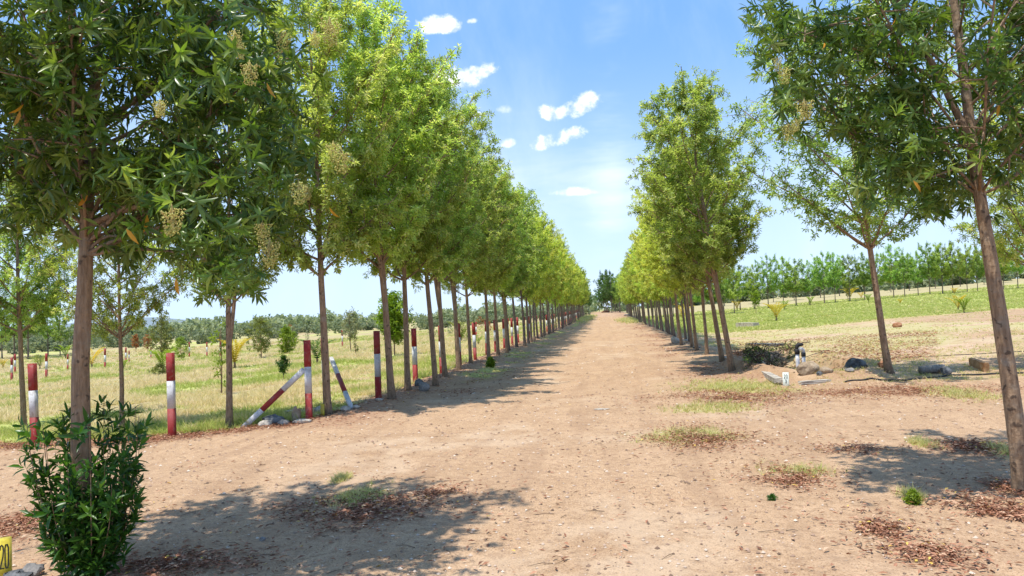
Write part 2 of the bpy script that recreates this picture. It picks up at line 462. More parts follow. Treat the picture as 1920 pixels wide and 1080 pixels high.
M['stone_grey'] = stone_mat('grey_stone', (0.15, 0.145, 0.14), (0.27, 0.25, 0.23))
M['stone_dark'] = stone_mat('dark_stone', (0.05, 0.055, 0.06), (0.17, 0.175, 0.18))
M['stone_tan'] = stone_mat('tan_stone', (0.24, 0.175, 0.115), (0.44, 0.34, 0.235))
M['stone_pale'] = stone_mat('pale_stone', (0.30, 0.265, 0.22), (0.50, 0.45, 0.38))
M['stone_rust'] = stone_mat('rusty_stone', (0.30, 0.13, 0.06), (0.42, 0.22, 0.12))
M['wood'] = stone_mat('weathered_wood', (0.34, 0.17, 0.07), (0.50, 0.30, 0.15))
M['log_bark'] = bark_mat('log_bark', (0.24, 0.22, 0.20), (0.40, 0.37, 0.34))


def ground_mat():
    m, t = mat('ground_soil')
    tc = t.new('ShaderNodeTexCoord'); P = tc.outputs['Object']
    big = t.noise(0.22, 4, 0.6, P); mid = t.noise(1.6, 5, 0.62, P); fine = t.noise(13, 5, 0.7, P); grit = t.noise(75, 3, 0.7, P)
    vo = t.new('ShaderNodeTexVoronoi'); vo.inputs['Scale'].default_value = 30; t.l.new(P, vo.inputs['Vector'])
    c = t.mix(t.sstep(mid, 0.3, 0.7), (0.41, 0.265, 0.155), (0.51, 0.342, 0.208))
    c = t.mix(t.math('MULTIPLY', t.sstep(big, 0.4, 0.65), 0.5), c, (0.50, 0.33, 0.20))
    c = t.mix(t.math('MULTIPLY', t.sstep(fine, 0.45, 0.68), 0.6), c, (0.27, 0.165, 0.095))
    c = t.mix(t.math('MULTIPLY', t.sstep(grit, 0.52, 0.66), 0.75), c, (0.15, 0.09, 0.055))
    c = t.mix(t.math('MULTIPLY', t.sstep(grit, 0.46, 0.32), 0.6), c, (0.58, 0.43, 0.30))
    peb = t.math('MULTIPLY', t.sstep(vo.outputs['Distance'], 0.24, 0.14), t.sstep(fine, 0.5, 0.6))
    c = t.mix(t.math('MULTIPLY', peb, 0.7), c, t.mix(vo.outputs['Color'], (0.2, 0.13, 0.10), (0.6, 0.5, 0.4)))
    mq = t.new('ShaderNodeMapping'); t.l.new(P, mq.inputs[0]); mq.inputs['Scale'].default_value = (2.6, 0.22, 1)
    rut = t.noise(1.0, 4, 0.6, mq.outputs[0]); c = t.mix(t.math('MULTIPLY', t.sstep(rut, .46, .66), .35), c, (0.27, 0.165, 0.10))
    clod = t.noise(5.5, 4, .65, P); c = t.mix(t.math('MULTIPLY', t.sstep(clod, .54, .68), .35), c, (0.24, 0.145, 0.09))
    # dusty pale patches, dead leaf stain, weeds
    c = t.mix(t.math('MULTIPLY', t.attr('pale'), t.sstep(mid, 0.35, 0.6)), c, (0.52, 0.39, 0.27))
    lt = t.math('MULTIPLY', t.attr('litter'), t.sstep(fine, 0.3, 0.55), None, True)
    c = t.mix(t.math('MULTIPLY', lt, 0.8), c, t.mix(t.sstep(grit, .35, .65), (0.17, 0.09, 0.055), (0.38, 0.20, 0.125)))
    vg = t.attr('dry'); dn = t.math('ADD', t.math('MULTIPLY', fine, .5), t.math('MULTIPLY', grit, .5))
    dry = t.mix(t.sstep(dn, 0.38, 0.62), (0.30, 0.255, 0.12), (0.48, 0.40, 0.22))
    c = t.mix(t.math('MULTIPLY', vg, t.sstep(t.math('ADD', fine, t.math('MULTIPLY', vg, .35)), 0.42, 0.62)), c, dry)
    gr = t.attr('green')
    gm = t.mix(t.sstep(dn, 0.38, 0.62), (0.34, 0.38, 0.09), (0.50, 0.53, 0.17))
    c = t.mix(t.math('MULTIPLY', gr, t.sstep(t.math('ADD', fine, t.math('MULTIPLY', gr, .4)), 0.45, 0.62)), c, gm)
    h = t.math('ADD', t.math('MULTIPLY', fine, 1.0), t.math('MULTIPLY', grit, 0.35))
    h = t.math('ADD', h, t.math('MULTIPLY', peb, 0.3)); h = t.math('ADD', h, t.math('MULTIPLY', clod, 1.3))
    finish(t, bsdf(t, c, 0.95, 0.1, h, 0.7, 0.03))
    return m


M['ground'] = ground_mat()

# ------------------------------------------------------------------ ground, split into its named surfaces
POST_PX = [(66, 833), (323, 817), (580, 788), (612, 760)]
POSTS0 = [at(*p) for p in POST_PX]
FX = [-400, POSTS0[0][0], POSTS0[1][0], POSTS0[2][0], -4.75, -4.7]
FY = [POSTS0[0][1] + 14, POSTS0[0][1] + .3, POSTS0[1][1] + .15, POSTS0[2][1] + .1, 13.6, 14.0]


def in_left_field(x, y):
    x = np.asarray(x, float); y = np.asarray(y, float)
    w = (fbm(x * 1.3, y * 1.3, 31) - .5) * 0.5
    return (x < -4.75 + w * .5) & (y > np.interp(x, FX, FY) + w)


def masks(x, y):
    n1 = fbm(x * 0.16, y * 0.16, 41); n2 = fbm(x * 0.7, y * 0.7, 42); n3 = fbm(x * 2.4, y * 2.4, 43)
    lf = in_left_field(x, y).astype(float)
    dry = lf * (0.55 + 0.45 * sst(n2, .35, .6)); green = lf * sst(n1 * .5 + n2 * .5, 0.49, 0.62) * 0.85
    # right-hand lot and field
    rt = (x > 3.9) & (y > 15.5)
    bound = 46 + 9 * (vnoise(x * .1, y * .03, 50) - .5) + 0.16 * np.clip(x - 30, 0, 60)
    g = sst(y, bound - 2, bound + 3) * rt
    wk = rt * (1 - g) * sst(n1 * .6 + n2 * .4, 0.47, 0.6) * sst(y, 17, 26)
    green = np.maximum(green, g * (0.55 + .45 * sst(n2, .3, .55))); green = np.maximum(green, wk * 0.3)
    dry = np.maximum(dry, rt * 0.35 * sst(n2, .4, .65)); dry = np.maximum(dry, wk * .5)
    hill = rt * sst(y - 0.35 * x, 108, 122)
    green = green * (1 - hill); dry = np.maximum(dry, hill)
    # far beyond the end of the road
    far = sst(y, 240, 280) * (np.abs(x) < 60); dry = np.maximum(dry, far); green = np.maximum(green, far * .4)
    # leaf litter strips, and darker ground in the pit
    L = np.exp(-((x + 4.35) / 0.65) ** 2) * sst(y, 10.6, 12.2)
    L = np.maximum(L, 1.6 * np.exp(-((x - PIT[0]) / PIT[2]) ** 2 - ((y - PIT[1]) / PIT[3]) ** 2))  # darkening of the pit put into the ground colour via the litter mask
    L = np.maximum(L, 0.85 * np.exp(-((x + 3.2) / 0.7) ** 2) * sst(n2, .42, .6) * sst(y, 13, 15))
    dl = y - np.interp(x, FX, FY)
    L = np.maximum(L, np.exp(-((dl + .35) / 0.5) ** 2) * (x < -4.4) * (x > -30))
    L = np.maximum(L, 0.9 * np.exp(-((x - 2.6) / 1.0) ** 2) * sst(n2, .40, .58) * sst(y, 15.5, 18))
    for cx, cy, rx, ry, k in LITTER: L = np.maximum(L, k * .95 * np.exp(-(((x - cx) / rx) ** 2 + ((y - cy) / ry) ** 2)) * sst(n3, .38, .6))
    for cx, cy, rx, ry, k in GREENS: green = np.maximum(green, k * np.exp(-(((x - cx) / rx) ** 2 + ((y - cy) / ry) ** 2)) * sst(n3, .35, .6))
    vg = sst(n2, .5, .62) * np.exp(-((x + 3.4) / .5) ** 2) * sst(y, 17, 20) * .8
    green = np.maximum(green, vg)
    pale = 0.45 * sst(fbm(x * .7, y * .5, 61), .5, .7) * (1 - sst(np.abs(x + .5), 2.5, 4))
    pale = np.maximum(pale, rt * (1 - g) * sst(n1, .45, .55) * .8)
    return dry, green, np.clip(L, 0, 1), pale


def patch(px, py, wpx, hpx_, k=1.0):
    x, y = at(px, py); x2, _ = at(px + wpx, py); _, y2 = at(px, py - hpx_); _, y3 = at(px, py + hpx_)
    return (x, y, abs(x2 - x), max(.12, (y2 - y3) / 2), k)


LITTER = [patch(660, 955, 150, 34), patch(1310, 822, 110, 20), patch(1480, 895, 75, 20), patch(1820, 842, 80, 16), patch(1870, 960, 110, 40),
          patch(1650, 990, 50, 26, .8), patch(1740, 1040, 110, 35, .7), patch(330, 1060, 160, 40, .8), patch(60, 980, 120, 40, .9), patch(820, 930, 60, 20, .6),
          patch(1700, 735, 330, 14, .9), patch(1380, 745, 150, 18, .8), patch(1905, 920, 60, 24), patch(1600, 845, 110, 12, .4)]
GREENS = [patch(668, 932, 45, 16, 1), patch(1290, 818, 80, 12, .8), patch(1500, 885, 55, 12, .8), patch(1712, 930, 14, 9, 1), patch(1380, 725, 100, 14, 1),
          patch(1340, 765, 90, 10, .5), patch(1730, 835, 22, 8, .7), patch(1890, 850, 30, 12, .9), patch(1800, 740, 60, 14, .6), patch(640, 900, 14, 6, .5),
          patch(1100, 597, 12, 5, 1), patch(1180, 601, 20, 4, .8)]


def build_ground():
    nu, nv = 470, 480
    u = np.linspace(-math.asinh(900 / 3.5), math.asinh(1100 / 3.5), nu); X = 3.5 * np.sinh(u) - 0.5
    v = np.linspace(math.asinh(-7 / 5), math.asinh(1500 / 5), nv); Y = 5 * np.sinh(v)
    gx, gy = np.meshgrid(X, Y); x = gx.ravel(); y = gy.ravel()
    z = zfun(x, y)
    V = np.stack([x, y, z], 1)
    dry, green, lit, pale = masks(x, y)
    i = np.arange(nv - 1)[:, None] * nu + np.arange(nu - 1)[None, :]
    Q = np.stack([i, i + 1, i + nu + 1, i + nu], -1).reshape(-1, 4)
    cx = x[Q].mean(1); cy = y[Q].mean(1)
    lf = in_left_field(cx, cy)
    w = (fbm(cx * .9, cy * .9, 77) - .5) * .6
    rf = (cx > 3.95 + w) & (cy > 15.4 + w)
    fg = rf & (masks(cx, cy)[1] > 0.45) & (cy > 38)
    road = ~lf & ~rf & (cy < 250) & (cx < 60) & (cx > -60)
    far = ~lf & ~rf & ~road
    def part(sel, name, label):
        q = Q[sel]; ids, inv = np.unique(q.ravel(), return_inverse=True)
        me = npmesh(name, V[ids], None, inv.reshape(-1, 4), None, True, dict(dry=dry[ids], green=green[ids], litter=lit[ids], pale=pale[ids]))
        o = link(name, me, M['ground']); tag(o, label, None, None, 'structure')
    part(road, 'dirt_road', 'sandy reddish dirt road running straight between the tree rows')
    part(lf, 'dry_field', 'open dry grass field left of the fence of striped posts')
    part(rf & ~fg, 'bare_ground', 'bare stony soil lot right of the right tree row')
    part(fg, 'green_field', 'bright green grass field in front of the far tree line')
    part(far, 'ground', 'dry land beyond the far end of the road')


build_ground()


# ------------------------------------------------------------------ trees
def bez(a, b, c, n):
    t = np.linspace(0, 1, n)[:, None]
    return (1 - t) ** 2 * a + 2 * (1 - t) * t * b + t * t * c


def grow(seed, H, h0, R, nl, ntw, ncl, r0, lean=(0, 0), path=None, asym=None, limb_r=0.5):
    """skeleton: leader path, limbs, twigs and leaf cluster positions"""
    rg = np.random.default_rng(seed)
    if path is None:
        zz = np.linspace(0, H, 12); wob = np.cumsum((rg.random((12, 2)) - .5) * 0.05 * H / 7, 0) * np.linspace(0, 1, 12)[:, None]
        wob += (rg.random((12, 2)) - .5) * 0.025 * (np.arange(12) > 0)[:, None]
        path = np.column_stack([lean[0] * zz + wob[:, 0], lean[1] * zz + wob[:, 1], zz])
    path = np.asarray(path, float)
    zmax = path[-1, 2]
    def leader(z): return np.array([np.interp(z, path[:, 2], path[:, q]) for q in range(3)])
    def rad(z): return r0 * (1 - 0.86 * (z / zmax) ** 0.9) + r0 * .35 * math.exp(-z / .12)
    limbs = []; twigs = []; C = []; A = []
    for i in range(nl):
        f = (i + rg.random() * .8) / nl
        z = h0 + (H * 0.95 - h0) * f ** 1.0
        tt = f
        E = R * (min(1.0, 0.66 + 1.0 * tt) if tt < .42 else math.sqrt(max(.06, 1 - ((tt - .42) / .66) ** 2))) * (0.68 + 0.5 * rg.random())
        az = i * 2.399 + rg.random() * .6
        if asym is not None: E *= 1 + asym[1] * math.cos(az - asym[0])
        d = np.array([math.cos(az), math.sin(az), 0])
        s = leader(max(z - E * .8 - .25 * tt, h0 * .82)); up = (0.6 + 0.6 * rg.random()) * E + .35 * tt
        up = min(up, H * (1.0 + .05 * rg.random()) - s[2])
        mid = s + d * E * .45 + np.array([0, 0, up * .35]); e = s + d * E + np.array([0, 0, up])
        L = bez(s, mid, e, 6)
        L[1:] += (rg.random((5, 3)) - .5) * .06
        r = rad(s[2]) * limb_r
        limbs.append((L, np.linspace(r, 0.006, 6)))
        for k in range(ntw):
            u_ = 0.28 + 0.72 * (k + rg.random()) / ntw
            q = np.array([np.interp(u_ * 5, np.arange(6), L[:, w_]) for w_ in range(3)])
            td = unit(d * .5 + (rg.random(3) - .5) * 2.0 + np.array([0, 0, .35])); tl = (0.18 + 0.34 * rg.random()) * (R / 1.6)
            tw = np.array([q, q + td * tl * .55 + [0, 0, .02], q + td * tl])
            twigs.append(tw)
            for c in range(ncl):
                w_ = 1 - c / ncl * .8
                p = tw[0] + (tw[2] - tw[0]) * w_ + (rg.random(3) - .5) * 0.16 * (c > 0)
                C.append(p); A.append(unit(td + np.array([0, 0, .5]) + (rg.random(3) - .5) * .8))
    for k in range(int(ntw * 1.5)):
        z = H * (0.9 + .1 * rg.random()); p = leader(z) + (rg.random(3) - .5) * .25; C.append(p); A.append(unit(np.array([0, 0, 1]) + (rg.random(3) - .5) * 1.5))
    return dict(path=path, rad=rad, limbs=limbs, twigs=twigs, C=np.array(C), A=np.array(A), rg=rg, r0=r0)


def trunk_buf(g, sides=8, b=None):
    b = b or Buf(); P = g['path']
    zs = np.concatenate([[-0.08, 0.0, 0.05, 0.12, 0.3], np.linspace(0.6, P[-1, 2], 14)])
    pts = np.array([[np.interp(z, P[:, 2], P[:, 0]), np.interp(z, P[:, 2], P[:, 1]), z] for z in zs])
    V, T, Q = tube(pts, [g['rad'](max(z, 0)) for z in zs], sides, True, 0.14, 5); b.add(V, T, Q)
    return b


def limbs_buf(g, sides=5, twigs=True, b=None):
    b = b or Buf()
    for L, r in g['limbs']: V, T, Q = tube(L, r, sides, False); b.add(V, T, Q)
    if twigs:
        for tw in g['twigs']: V, T, Q = tube(tw, [0.007, 0.005, 0.003], 3, False); b.add(V, T, Q)
    return b


def tree_meshes(name, seed, H, h0, R, nl, ntw, ncl, k, Ll, Lw, r0, twigs, hero=False, thin=1.0, fork=False, **kw):
    g = grow(seed, H, h0, R, nl, ntw, ncl, r0, **kw)
    tb = trunk_buf(g, 9 if hero or twigs else 6)
    if fork:
        P = g['path']; z = h0 * .55
        s = np.array([np.interp(z, P[:, 2], P[:, q]) for q in range(3)])
        e = s + np.array([fork * .5, .1, 2.8]); V, T, Q = tube(bez(s, s + np.array([fork * .35, 0, 1.0]), e, 7), np.linspace(r0 * .7, .015, 7), 7, False, .1); tb.add(V, T, Q)
    trunk = tb.mesh(name + '_trunk', True)
    lim = limbs_buf(g, 5 if twigs else 4, twigs).mesh(name + '_limbs', True)
    C, A = g['C'], g['A']
    if thin < 1: sel = g['rg'].random(len(C)) < thin; C, A = C[sel], A[sel]
    V, T, Q, t = rosettes(C, A, 1.0, k, Ll, Lw, g['rg'], hero)
    crown = npmesh(name + '_crown', V, T, Q, t)
    return trunk, lim, crown


NEAR = [tree_meshes('near%d' % i, 100 + i, 7.3, 2.7, 1.42, 32, 23, 6, 7, 0.092, 0.033, 0.066, True, thin=1.0, lean=(ln, 0), fork=fk)
        for i, (ln, fk) in enumerate([(-.02, 0), (.01, 0.5), (-.03, -.4), (0.0, 0)])]
SPARSE = [tree_meshes('sparse%d' % i, 140 + i, 7.0, 2.7, 1.65, 30, 21, 5, 7, 0.088, 0.032, 0.06, True, lean=(-.05, 0)) for i in range(2)]
FAR = [tree_meshes('far%d' % i, 200 + i, 7.3, 2.6, 1.4, 24, 13, 4, 6, 0.145, 0.055, 0.066, False, lean=((i - 1.5) * .012, 0)) for i in range(5)]
LINE = [tree_meshes('line%d' % i, 240 + i, 7.0, 2.3, 1.8, 20, 10, 3, 6, 0.24, 0.095, 0.08, False, lean=((i - 1.5) * .01, 0)) for i in range(4)]

ORD = ['first', 'second', 'third', 'fourth', 'fifth', 'sixth', 'seventh', 'eighth', 'ninth', 'tenth', 'eleventh', 'twelfth', 'thirteenth', 'fourteenth', 'fifteenth', 'sixteenth',
       'seventeenth', 'eighteenth', 'nineteenth', 'twentieth']


def put_tree(var, mt, x, y, s, rz, label, group, bark='bark', name='tree', lean=None, sz=None, sxy=None):
    t = thing(name, (x, y, zat(x, y) - .01), label, 'tree', group, rz)
    s = s if sz is None else sz
    t.scale = (sxy or s, sxy or s, s)
    if lean:
        t.rotation_mode = 'QUATERNION'
        t.rotation_quaternion = (Matrix.Rotation(lean[0], 3, 'Y') @ Matrix.Rotation(lean[1], 3, 'X') @ Matrix.Rotation(rz, 3, 'Z')).to_quaternion()
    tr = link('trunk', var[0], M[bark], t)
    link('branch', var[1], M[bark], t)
    link('crown', var[2], M[mt], t)
    return t


# crossing line left of the corner, then the left row
LR = 'trees of the left row along the dirt road'
CL = 'trees lined up behind the crossing lane on the left'
for (px, py, var, hh, rz, lab, ln) in [
        (45, 800, NEAR[0], 6.6, 1.0, 'slim tree beside the leftmost striped post, trunk dark and straight', (-.01, 0)),
        (230, 810, SPARSE[0], 5.4, 2.0, 'thin young tree just right of the big shrub-footed tree, few leaves', (.01, 0)),
        (430, 800, NEAR[1], 6.6, 0.3, 'tree with forked trunk standing at the foot of the slanting left brace', (.0, 0)),
        (615, 780, NEAR[3], 7.9, 4.0, 'tree standing directly between the two braced corner posts', (-.02, 0))]:
    x, y = at(px, py)
    put_tree(var, 'leaf_mid', x, y, hh / 7.3, rz, lab, CL, lean=ln)
rowL = [at(735, 755), at(765, 738), at(817, 727), at(835, 712), at(860, 697), at(883, 685)]
rowL = [(x, y) for x, y in rowL]
yy = rowL[-1][1] + 1.7
rr = random.Random(3)
while yy < 132:
    rowL.append((-4.0 + rr.uniform(-.12, .12), yy)); yy += rr.uniform(1.6, 2.4)
for i, (x, y) in enumerate(rowL):
    near = y < 30
    var = NEAR[(i * 3 + 1) % 4] if near else FAR[i % 5]
    s = rr.uniform(.9, 1.08) * (1.14 if i == 0 else 1.06 if i < 8 else 1.0)
    if i in (1,): s *= .93
    if i < 20: lab = '%s trunk of the left row counting from the braced corner post, slim and leafy' % ORD[i]
    else: lab = 'slim leafy tree far down the left row where the trunks crowd together'
    put_tree(var, 'leaf_mid' if y < 34 else 'leaf_far', x, y, s, rr.uniform(0, 6.28), lab, LR, 'bark' if near else 'bark_far',
             lean=(rr.uniform(-.05, .01), rr.uniform(-.02, .02)))
for i in range(9):
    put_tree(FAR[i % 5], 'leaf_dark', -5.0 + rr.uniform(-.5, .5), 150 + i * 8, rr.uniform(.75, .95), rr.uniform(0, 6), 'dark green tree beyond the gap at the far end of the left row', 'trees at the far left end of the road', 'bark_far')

# right row
RRW = 'trees of the right row along the dirt road'
rowR = [at(1373, 698), at(1355, 682), at(1326, 668), at(1307, 660), at(1298, 653), at(1278, 648)]
yy = rowR[-1][1] + 2.0
while yy < 128:
    rowR.append((3.5 + rr.uniform(-.1, .1), yy)); yy += rr.uniform(1.7, 2.5)
for i, (x, y) in enumerate(rowR):
    near = y < 32
    var = NEAR[(i * 3) % 4] if near else FAR[(i * 2) % 5]
    s = rr.uniform(.88, 1.05)
    if i == 0: s = 1.02; var = NEAR[2]
    if i == 1: s = .98; var = NEAR[0]
    if i < 20: lab = '%s tree of the right row counting from the standpipe end, leaning trunk' % ORD[i]
    else: lab = 'slim leafy tree far down the right row where the trunks crowd together'
    put_tree(var, 'leaf_mid' if y < 26 else 'leaf_far', x, y, s, rr.uniform(0, 6.28), lab, RRW, 'bark' if near else 'bark_far',
             lean=(-.12 if i < 2 else rr.uniform(-.09, -.03), rr.uniform(-.02, .02)), sxy=s * (1.12 if i < 2 else 1.0))
for i in range(11):
    put_tree(FAR[i % 5], 'leaf_line' if i > 3 else 'leaf_far', 4.2 + rr.uniform(-.5, .8) - i * .25, 146 + i * 6, rr.uniform(.95, 1.25), rr.uniform(0, 6), 'leafy tree beyond the gap at the far end of the right row', 'trees at the far right end of the road', 'bark_far')

# darker tall trees closing the view just right of the road's end
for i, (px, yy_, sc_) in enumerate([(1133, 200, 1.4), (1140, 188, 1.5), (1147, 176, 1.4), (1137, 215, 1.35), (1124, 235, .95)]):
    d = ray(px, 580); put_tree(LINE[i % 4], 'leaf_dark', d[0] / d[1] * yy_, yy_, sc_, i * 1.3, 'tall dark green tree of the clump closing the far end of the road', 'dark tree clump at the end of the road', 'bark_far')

# crossing line on the right
x, y = at(1668, 706)
put_tree(SPARSE[1], 'leaf_mid', x, y, 1.08, 1.2, 'sparse leaning tree standing on the low bank between the two dark stones', 'trees lined up behind the crossing lane on the right', lean=(-.09, 0), sxy=1.28, sz=1.18)
put_tree(SPARSE[0], 'leaf_mid', 8.9, y + .3, .93, 2.6, 'sparse tree at the right edge, only its airy crown showing behind the big leaning trunk', 'trees lined up behind the crossing lane on the right', lean=(-.07, 0))

# far line on the right, two ranks
LG = 'trees of the far line across the green field'
px = 1388; i = 0
fr = random.Random(5)
while px < 1935:
    py = 581 - (px - 1393) * 0.079; x, y = at(px, py)
    H = hpx(fr.uniform(84, 104) if px > 1430 else 84, x, y)
    wide = px in (1388,) or abs(px - 1500) < 13
    lab = 'bushy tree with thick trunk in the far line, nearer and fuller than its neighbours' if wide and abs(px - 1500) < 13 else '%s small tree of the far line across the green field, counting from the left' % (ORD + ['twenty-first','twenty-second','twenty-third','twenty-fourth','twenty-fifth','twenty-sixth'])[i]
    put_tree(LINE[i % 4], 'leaf_line', x, y, H / 7.0, fr.uniform(0, 6), lab, LG, 'bark_far', sxy=H / 7.0 * (1.25 if wide else fr.uniform(.8, 1.05)))
    px += fr.uniform(19, 29); i += 1
for j in range(13):
    px = 1370 + j * 44 + fr.uniform(-6, 6); py = 574 - (px - 1393) * 0.085; x, y = at(px, py)
    y += 18; H = fr.uniform(6, 7.5)
    put_tree(LINE[(j * 3) % 4], 'leaf_line', x * 1.1, y, H / 7, fr.uniform(0, 6), 'small leafy tree in the rank behind the far line, glimpsed through gaps', 'trees of the rank behind the far line', 'bark_far')
# more trees seen behind the right row trunks
for j in range(9):
    px = 1225 + j * 19; x, y = at(px, 596 - j * 1.2); H = hpx(78 + j * 1.5, x, y)
    put_tree(LINE[j % 4], 'leaf_line', x, y, min(H, 8) / 7, fr.uniform(0, 6), 'dark green tree seen through the trunks of the right row', 'trees behind the right row', 'bark_far')

# grove at the far left edge
for (px, py, top, w, lab) in [(4, 674, 560, 1.0, 'leftmost tree of the grove at the left edge of the field'), (27, 673, 528, 1.1, 'tall tree of the left grove, second trunk from the picture edge'),
                           (53, 673, 530, 1.1, 'tall tree of the left grove just right of the nearer slim trunk'), (90, 668, 550, 1.0, 'broad tree of the left grove with its crown sloping down to the right'),
                           (113, 668, 572, .9, 'smallest tree at the right end of the left grove'), (-25, 676, 530, 1.1, None)]:
    if lab is None: continue
    x, y = at(px, py); H = hpx(py - top, x, y); put_tree(LINE[(px // 9) % 4], 'leaf_line', x, y, H / 7.0, px * .3, lab, 'trees of the grove at the far left', 'bark_far', sxy=H / 7 * w)


# ------------------------------------------------------------------ the two big foreground trees
def cluster_protos(pref, mt, k, Ll, Lw, n=5, seed=900):
    out = []
    for i in range(n):
        rg = np.random.default_rng(seed + i)
        V, T, Q, t = rosettes(np.zeros((1, 3)), np.array([[0, 0, 1.0]]), np.array([1.0]), k, Ll, Lw, rg, True, 0.0, np.array([.1 + .11 * i]), (.2, 1.45))
        me = npmesh(pref + '%d' % i, V, T, Q, t, True); me.materials.append(mt); out.append(me)
    return out


CLP = cluster_protos('leaf_cluster', M['leaf_hero'], 10, 0.108, 0.025, 8)


def in_view(P):
    q = (P - CAM) @ MCn
    px = 960 + 1423 * q[:, 0] / -q[:, 2]; py = 540 - 1423 * q[:, 1] / -q[:, 2]
    return (q[:, 2] < -.5) & (px > -40) & (px < 1960) & (py > -40) & (py < 1120)


def hero_tree(name, base, g, label, cut, nparts=280, extra_limb=None):
    bx, by = base; bz = zat(bx, by)
    t = thing(name, (bx, by, bz), label, 'tree')
    tb = trunk_buf(g, 14)
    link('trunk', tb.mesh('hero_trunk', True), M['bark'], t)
    C, A, rg = g['C'], g['A'], g['rg']
    A = unit(A * [1, 1, .45] - [0, 0, .22] + (rg.random(A.shape) - .5) * .5)
    keep = cut(C + [bx, by, bz]) if cut else np.ones(len(C), bool)
    if cut:
        g['limbs'] = [q for q in g['limbs'] if cut(q[0][-1:] + [bx, by, bz])[0]]; g['twigs'] = [q for q in g['twigs'] if cut(q[-1:] + [bx, by, bz])[0]]
    for i, (L, r) in enumerate(g['limbs'] + (extra_limb or [])):
        V, T, Q = tube(L, r, 7, True, .1, i); link('branch', Buf().add(V, T, Q).mesh('limb', True), M['bark'], t)
    b = Buf()
    for tw in g['twigs']: V, T, Q = tube(tw, [0.008, 0.006, 0.003], 4, False); b.add(V, T, Q)
    tag(link('twigs', b.mesh('twigs', True), M['bark'], t), kind='stuff')
    C, A = C[keep], A[keep]
    W = C + [bx, by, bz]; dist = np.linalg.norm(W - CAM, axis=1)
    vis = in_view(W); order = np.argsort(dist + 100 * (~vis)); mine = order[:nparts]; rest = order[nparts:]
    for j in mine:
        q = Vector(A[j]).to_track_quat('Z', 'X') @ Matrix.Rotation(rg.random() * 6.28, 3, 'Z').to_quaternion()
        o = link('leaf_cluster', CLP[int(rg.integers(8))], None, t, C[j]); o.rotation_mode = 'QUATERNION'; o.rotation_quaternion = q
        o.scale = (rg.uniform(.75, 1.15),) * 3
    V, T, Q, tt = rosettes(C[rest], A[rest], 1.0, 9, 0.108, 0.024, rg, True, .25, None, (.2, 1.45))
    tag(link('foliage', npmesh('foliage', V, T, Q, tt, True), M['leaf_hero'], t), kind='stuff')
    return t


# left: straight trunk at (160,1070)
bxl, byl = at(165, 1075)
pl = []
for (px, py) in [(165, 1075), (150, 900), (150, 700), (158, 560), (163, 400), (165, 280), (175, 160), (190, 20), (200, -120), (205, -300), (212, -520)]:
    p = pt(px, py, byl); pl.append([p[0] - bxl, 0.02 * (py % 7) / 7, p[2] - zat(bxl, byl)])
pl[0] = [0, 0, -0.05]
gl = grow(11, 6.2, 2.75, 1.5, 34, 21, 4, 0.072, path=pl, limb_r=.26)
gl['limbs'] = gl['limbs']
ex = []
s = pt(150, 286, byl) - [bxl, byl, 0]; e = pt(-60, 300, byl) - [bxl, byl, 0]; ex.append((bez(s, (s + e) / 2 - [0, 0, .04], e, 6), np.linspace(.022, .012, 6)))
e = pt(300, 215, byl - .2) - [bxl, byl, 0]; ex.append((bez(s, (s + e) / 2 - [0, 0, .05], e, 6), np.linspace(.02, .008, 6)))
s = pt(172, 420, byl) - [bxl, byl, 0]; e = pt(420, 330, byl - .5) - [bxl, byl, 0]; ex.append((bez(s, s + [.12, 0, .06], e, 6), np.linspace(.026, .008, 6)))
# low drooping sprays on the right of the crown
addC = []; addA = []
rgl = np.random.default_rng(5)
for (px, py, w, h, n, Y) in [(a_, b_, c_, d_, int(e_ * 1.9), f_) for a_, b_, c_, d_, e_, f_ in [(430, 500, 60, 60, 34, byl - .3), (360, 440, 60, 50, 34, byl - .3), (235, 450, 50, 50, 26, byl), (490, 400, 60, 60, 30, byl), (330, 340, 130, 90, 60, byl - .3), (520, 250, 60, 120, 60, byl), (60, 380, 90, 70, 46, byl), (60, 120, 110, 100, 50, byl - .3),
                          (400, 120, 150, 110, 90, byl - .3), (250, 60, 160, 100, 70, byl - .2), (230, 330, 120, 80, 50, byl)]]:
    for q in range(n):
        p = pt(px + rgl.normal() * w * .5, py + rgl.normal() * h * .5, Y + rgl.normal() * .3); addC.append(p - [bxl, byl, zat(bxl, byl)]); addA.append(unit(rgl.normal(size=3) * .7 + [0, 0, .3]))
    s = gl['path'][4] + [0, 0, .4]; e = np.array(addC[-1]); c = pt(px, py, Y) - [bxl, byl, zat(bxl, byl)]
    s = np.array([0.0, 0, max(2.15, c[2] - .35)]); s[0] = np.interp(s[2], gl['path'][:, 2], gl['path'][:, 0])
    ex.append((bez(s, (s + c) / 2 + [0, 0, .15], c, 6), np.linspace(.016, .006, 6)))
gl['C'] = np.vstack([gl['C'], addC]); gl['A'] = np.vstack([gl['A'], addA])
H1 = hero_tree('tree', (bxl, byl), gl, 'big dark green tree in the left foreground with a leafy shrub round its foot', None, 290, ex)

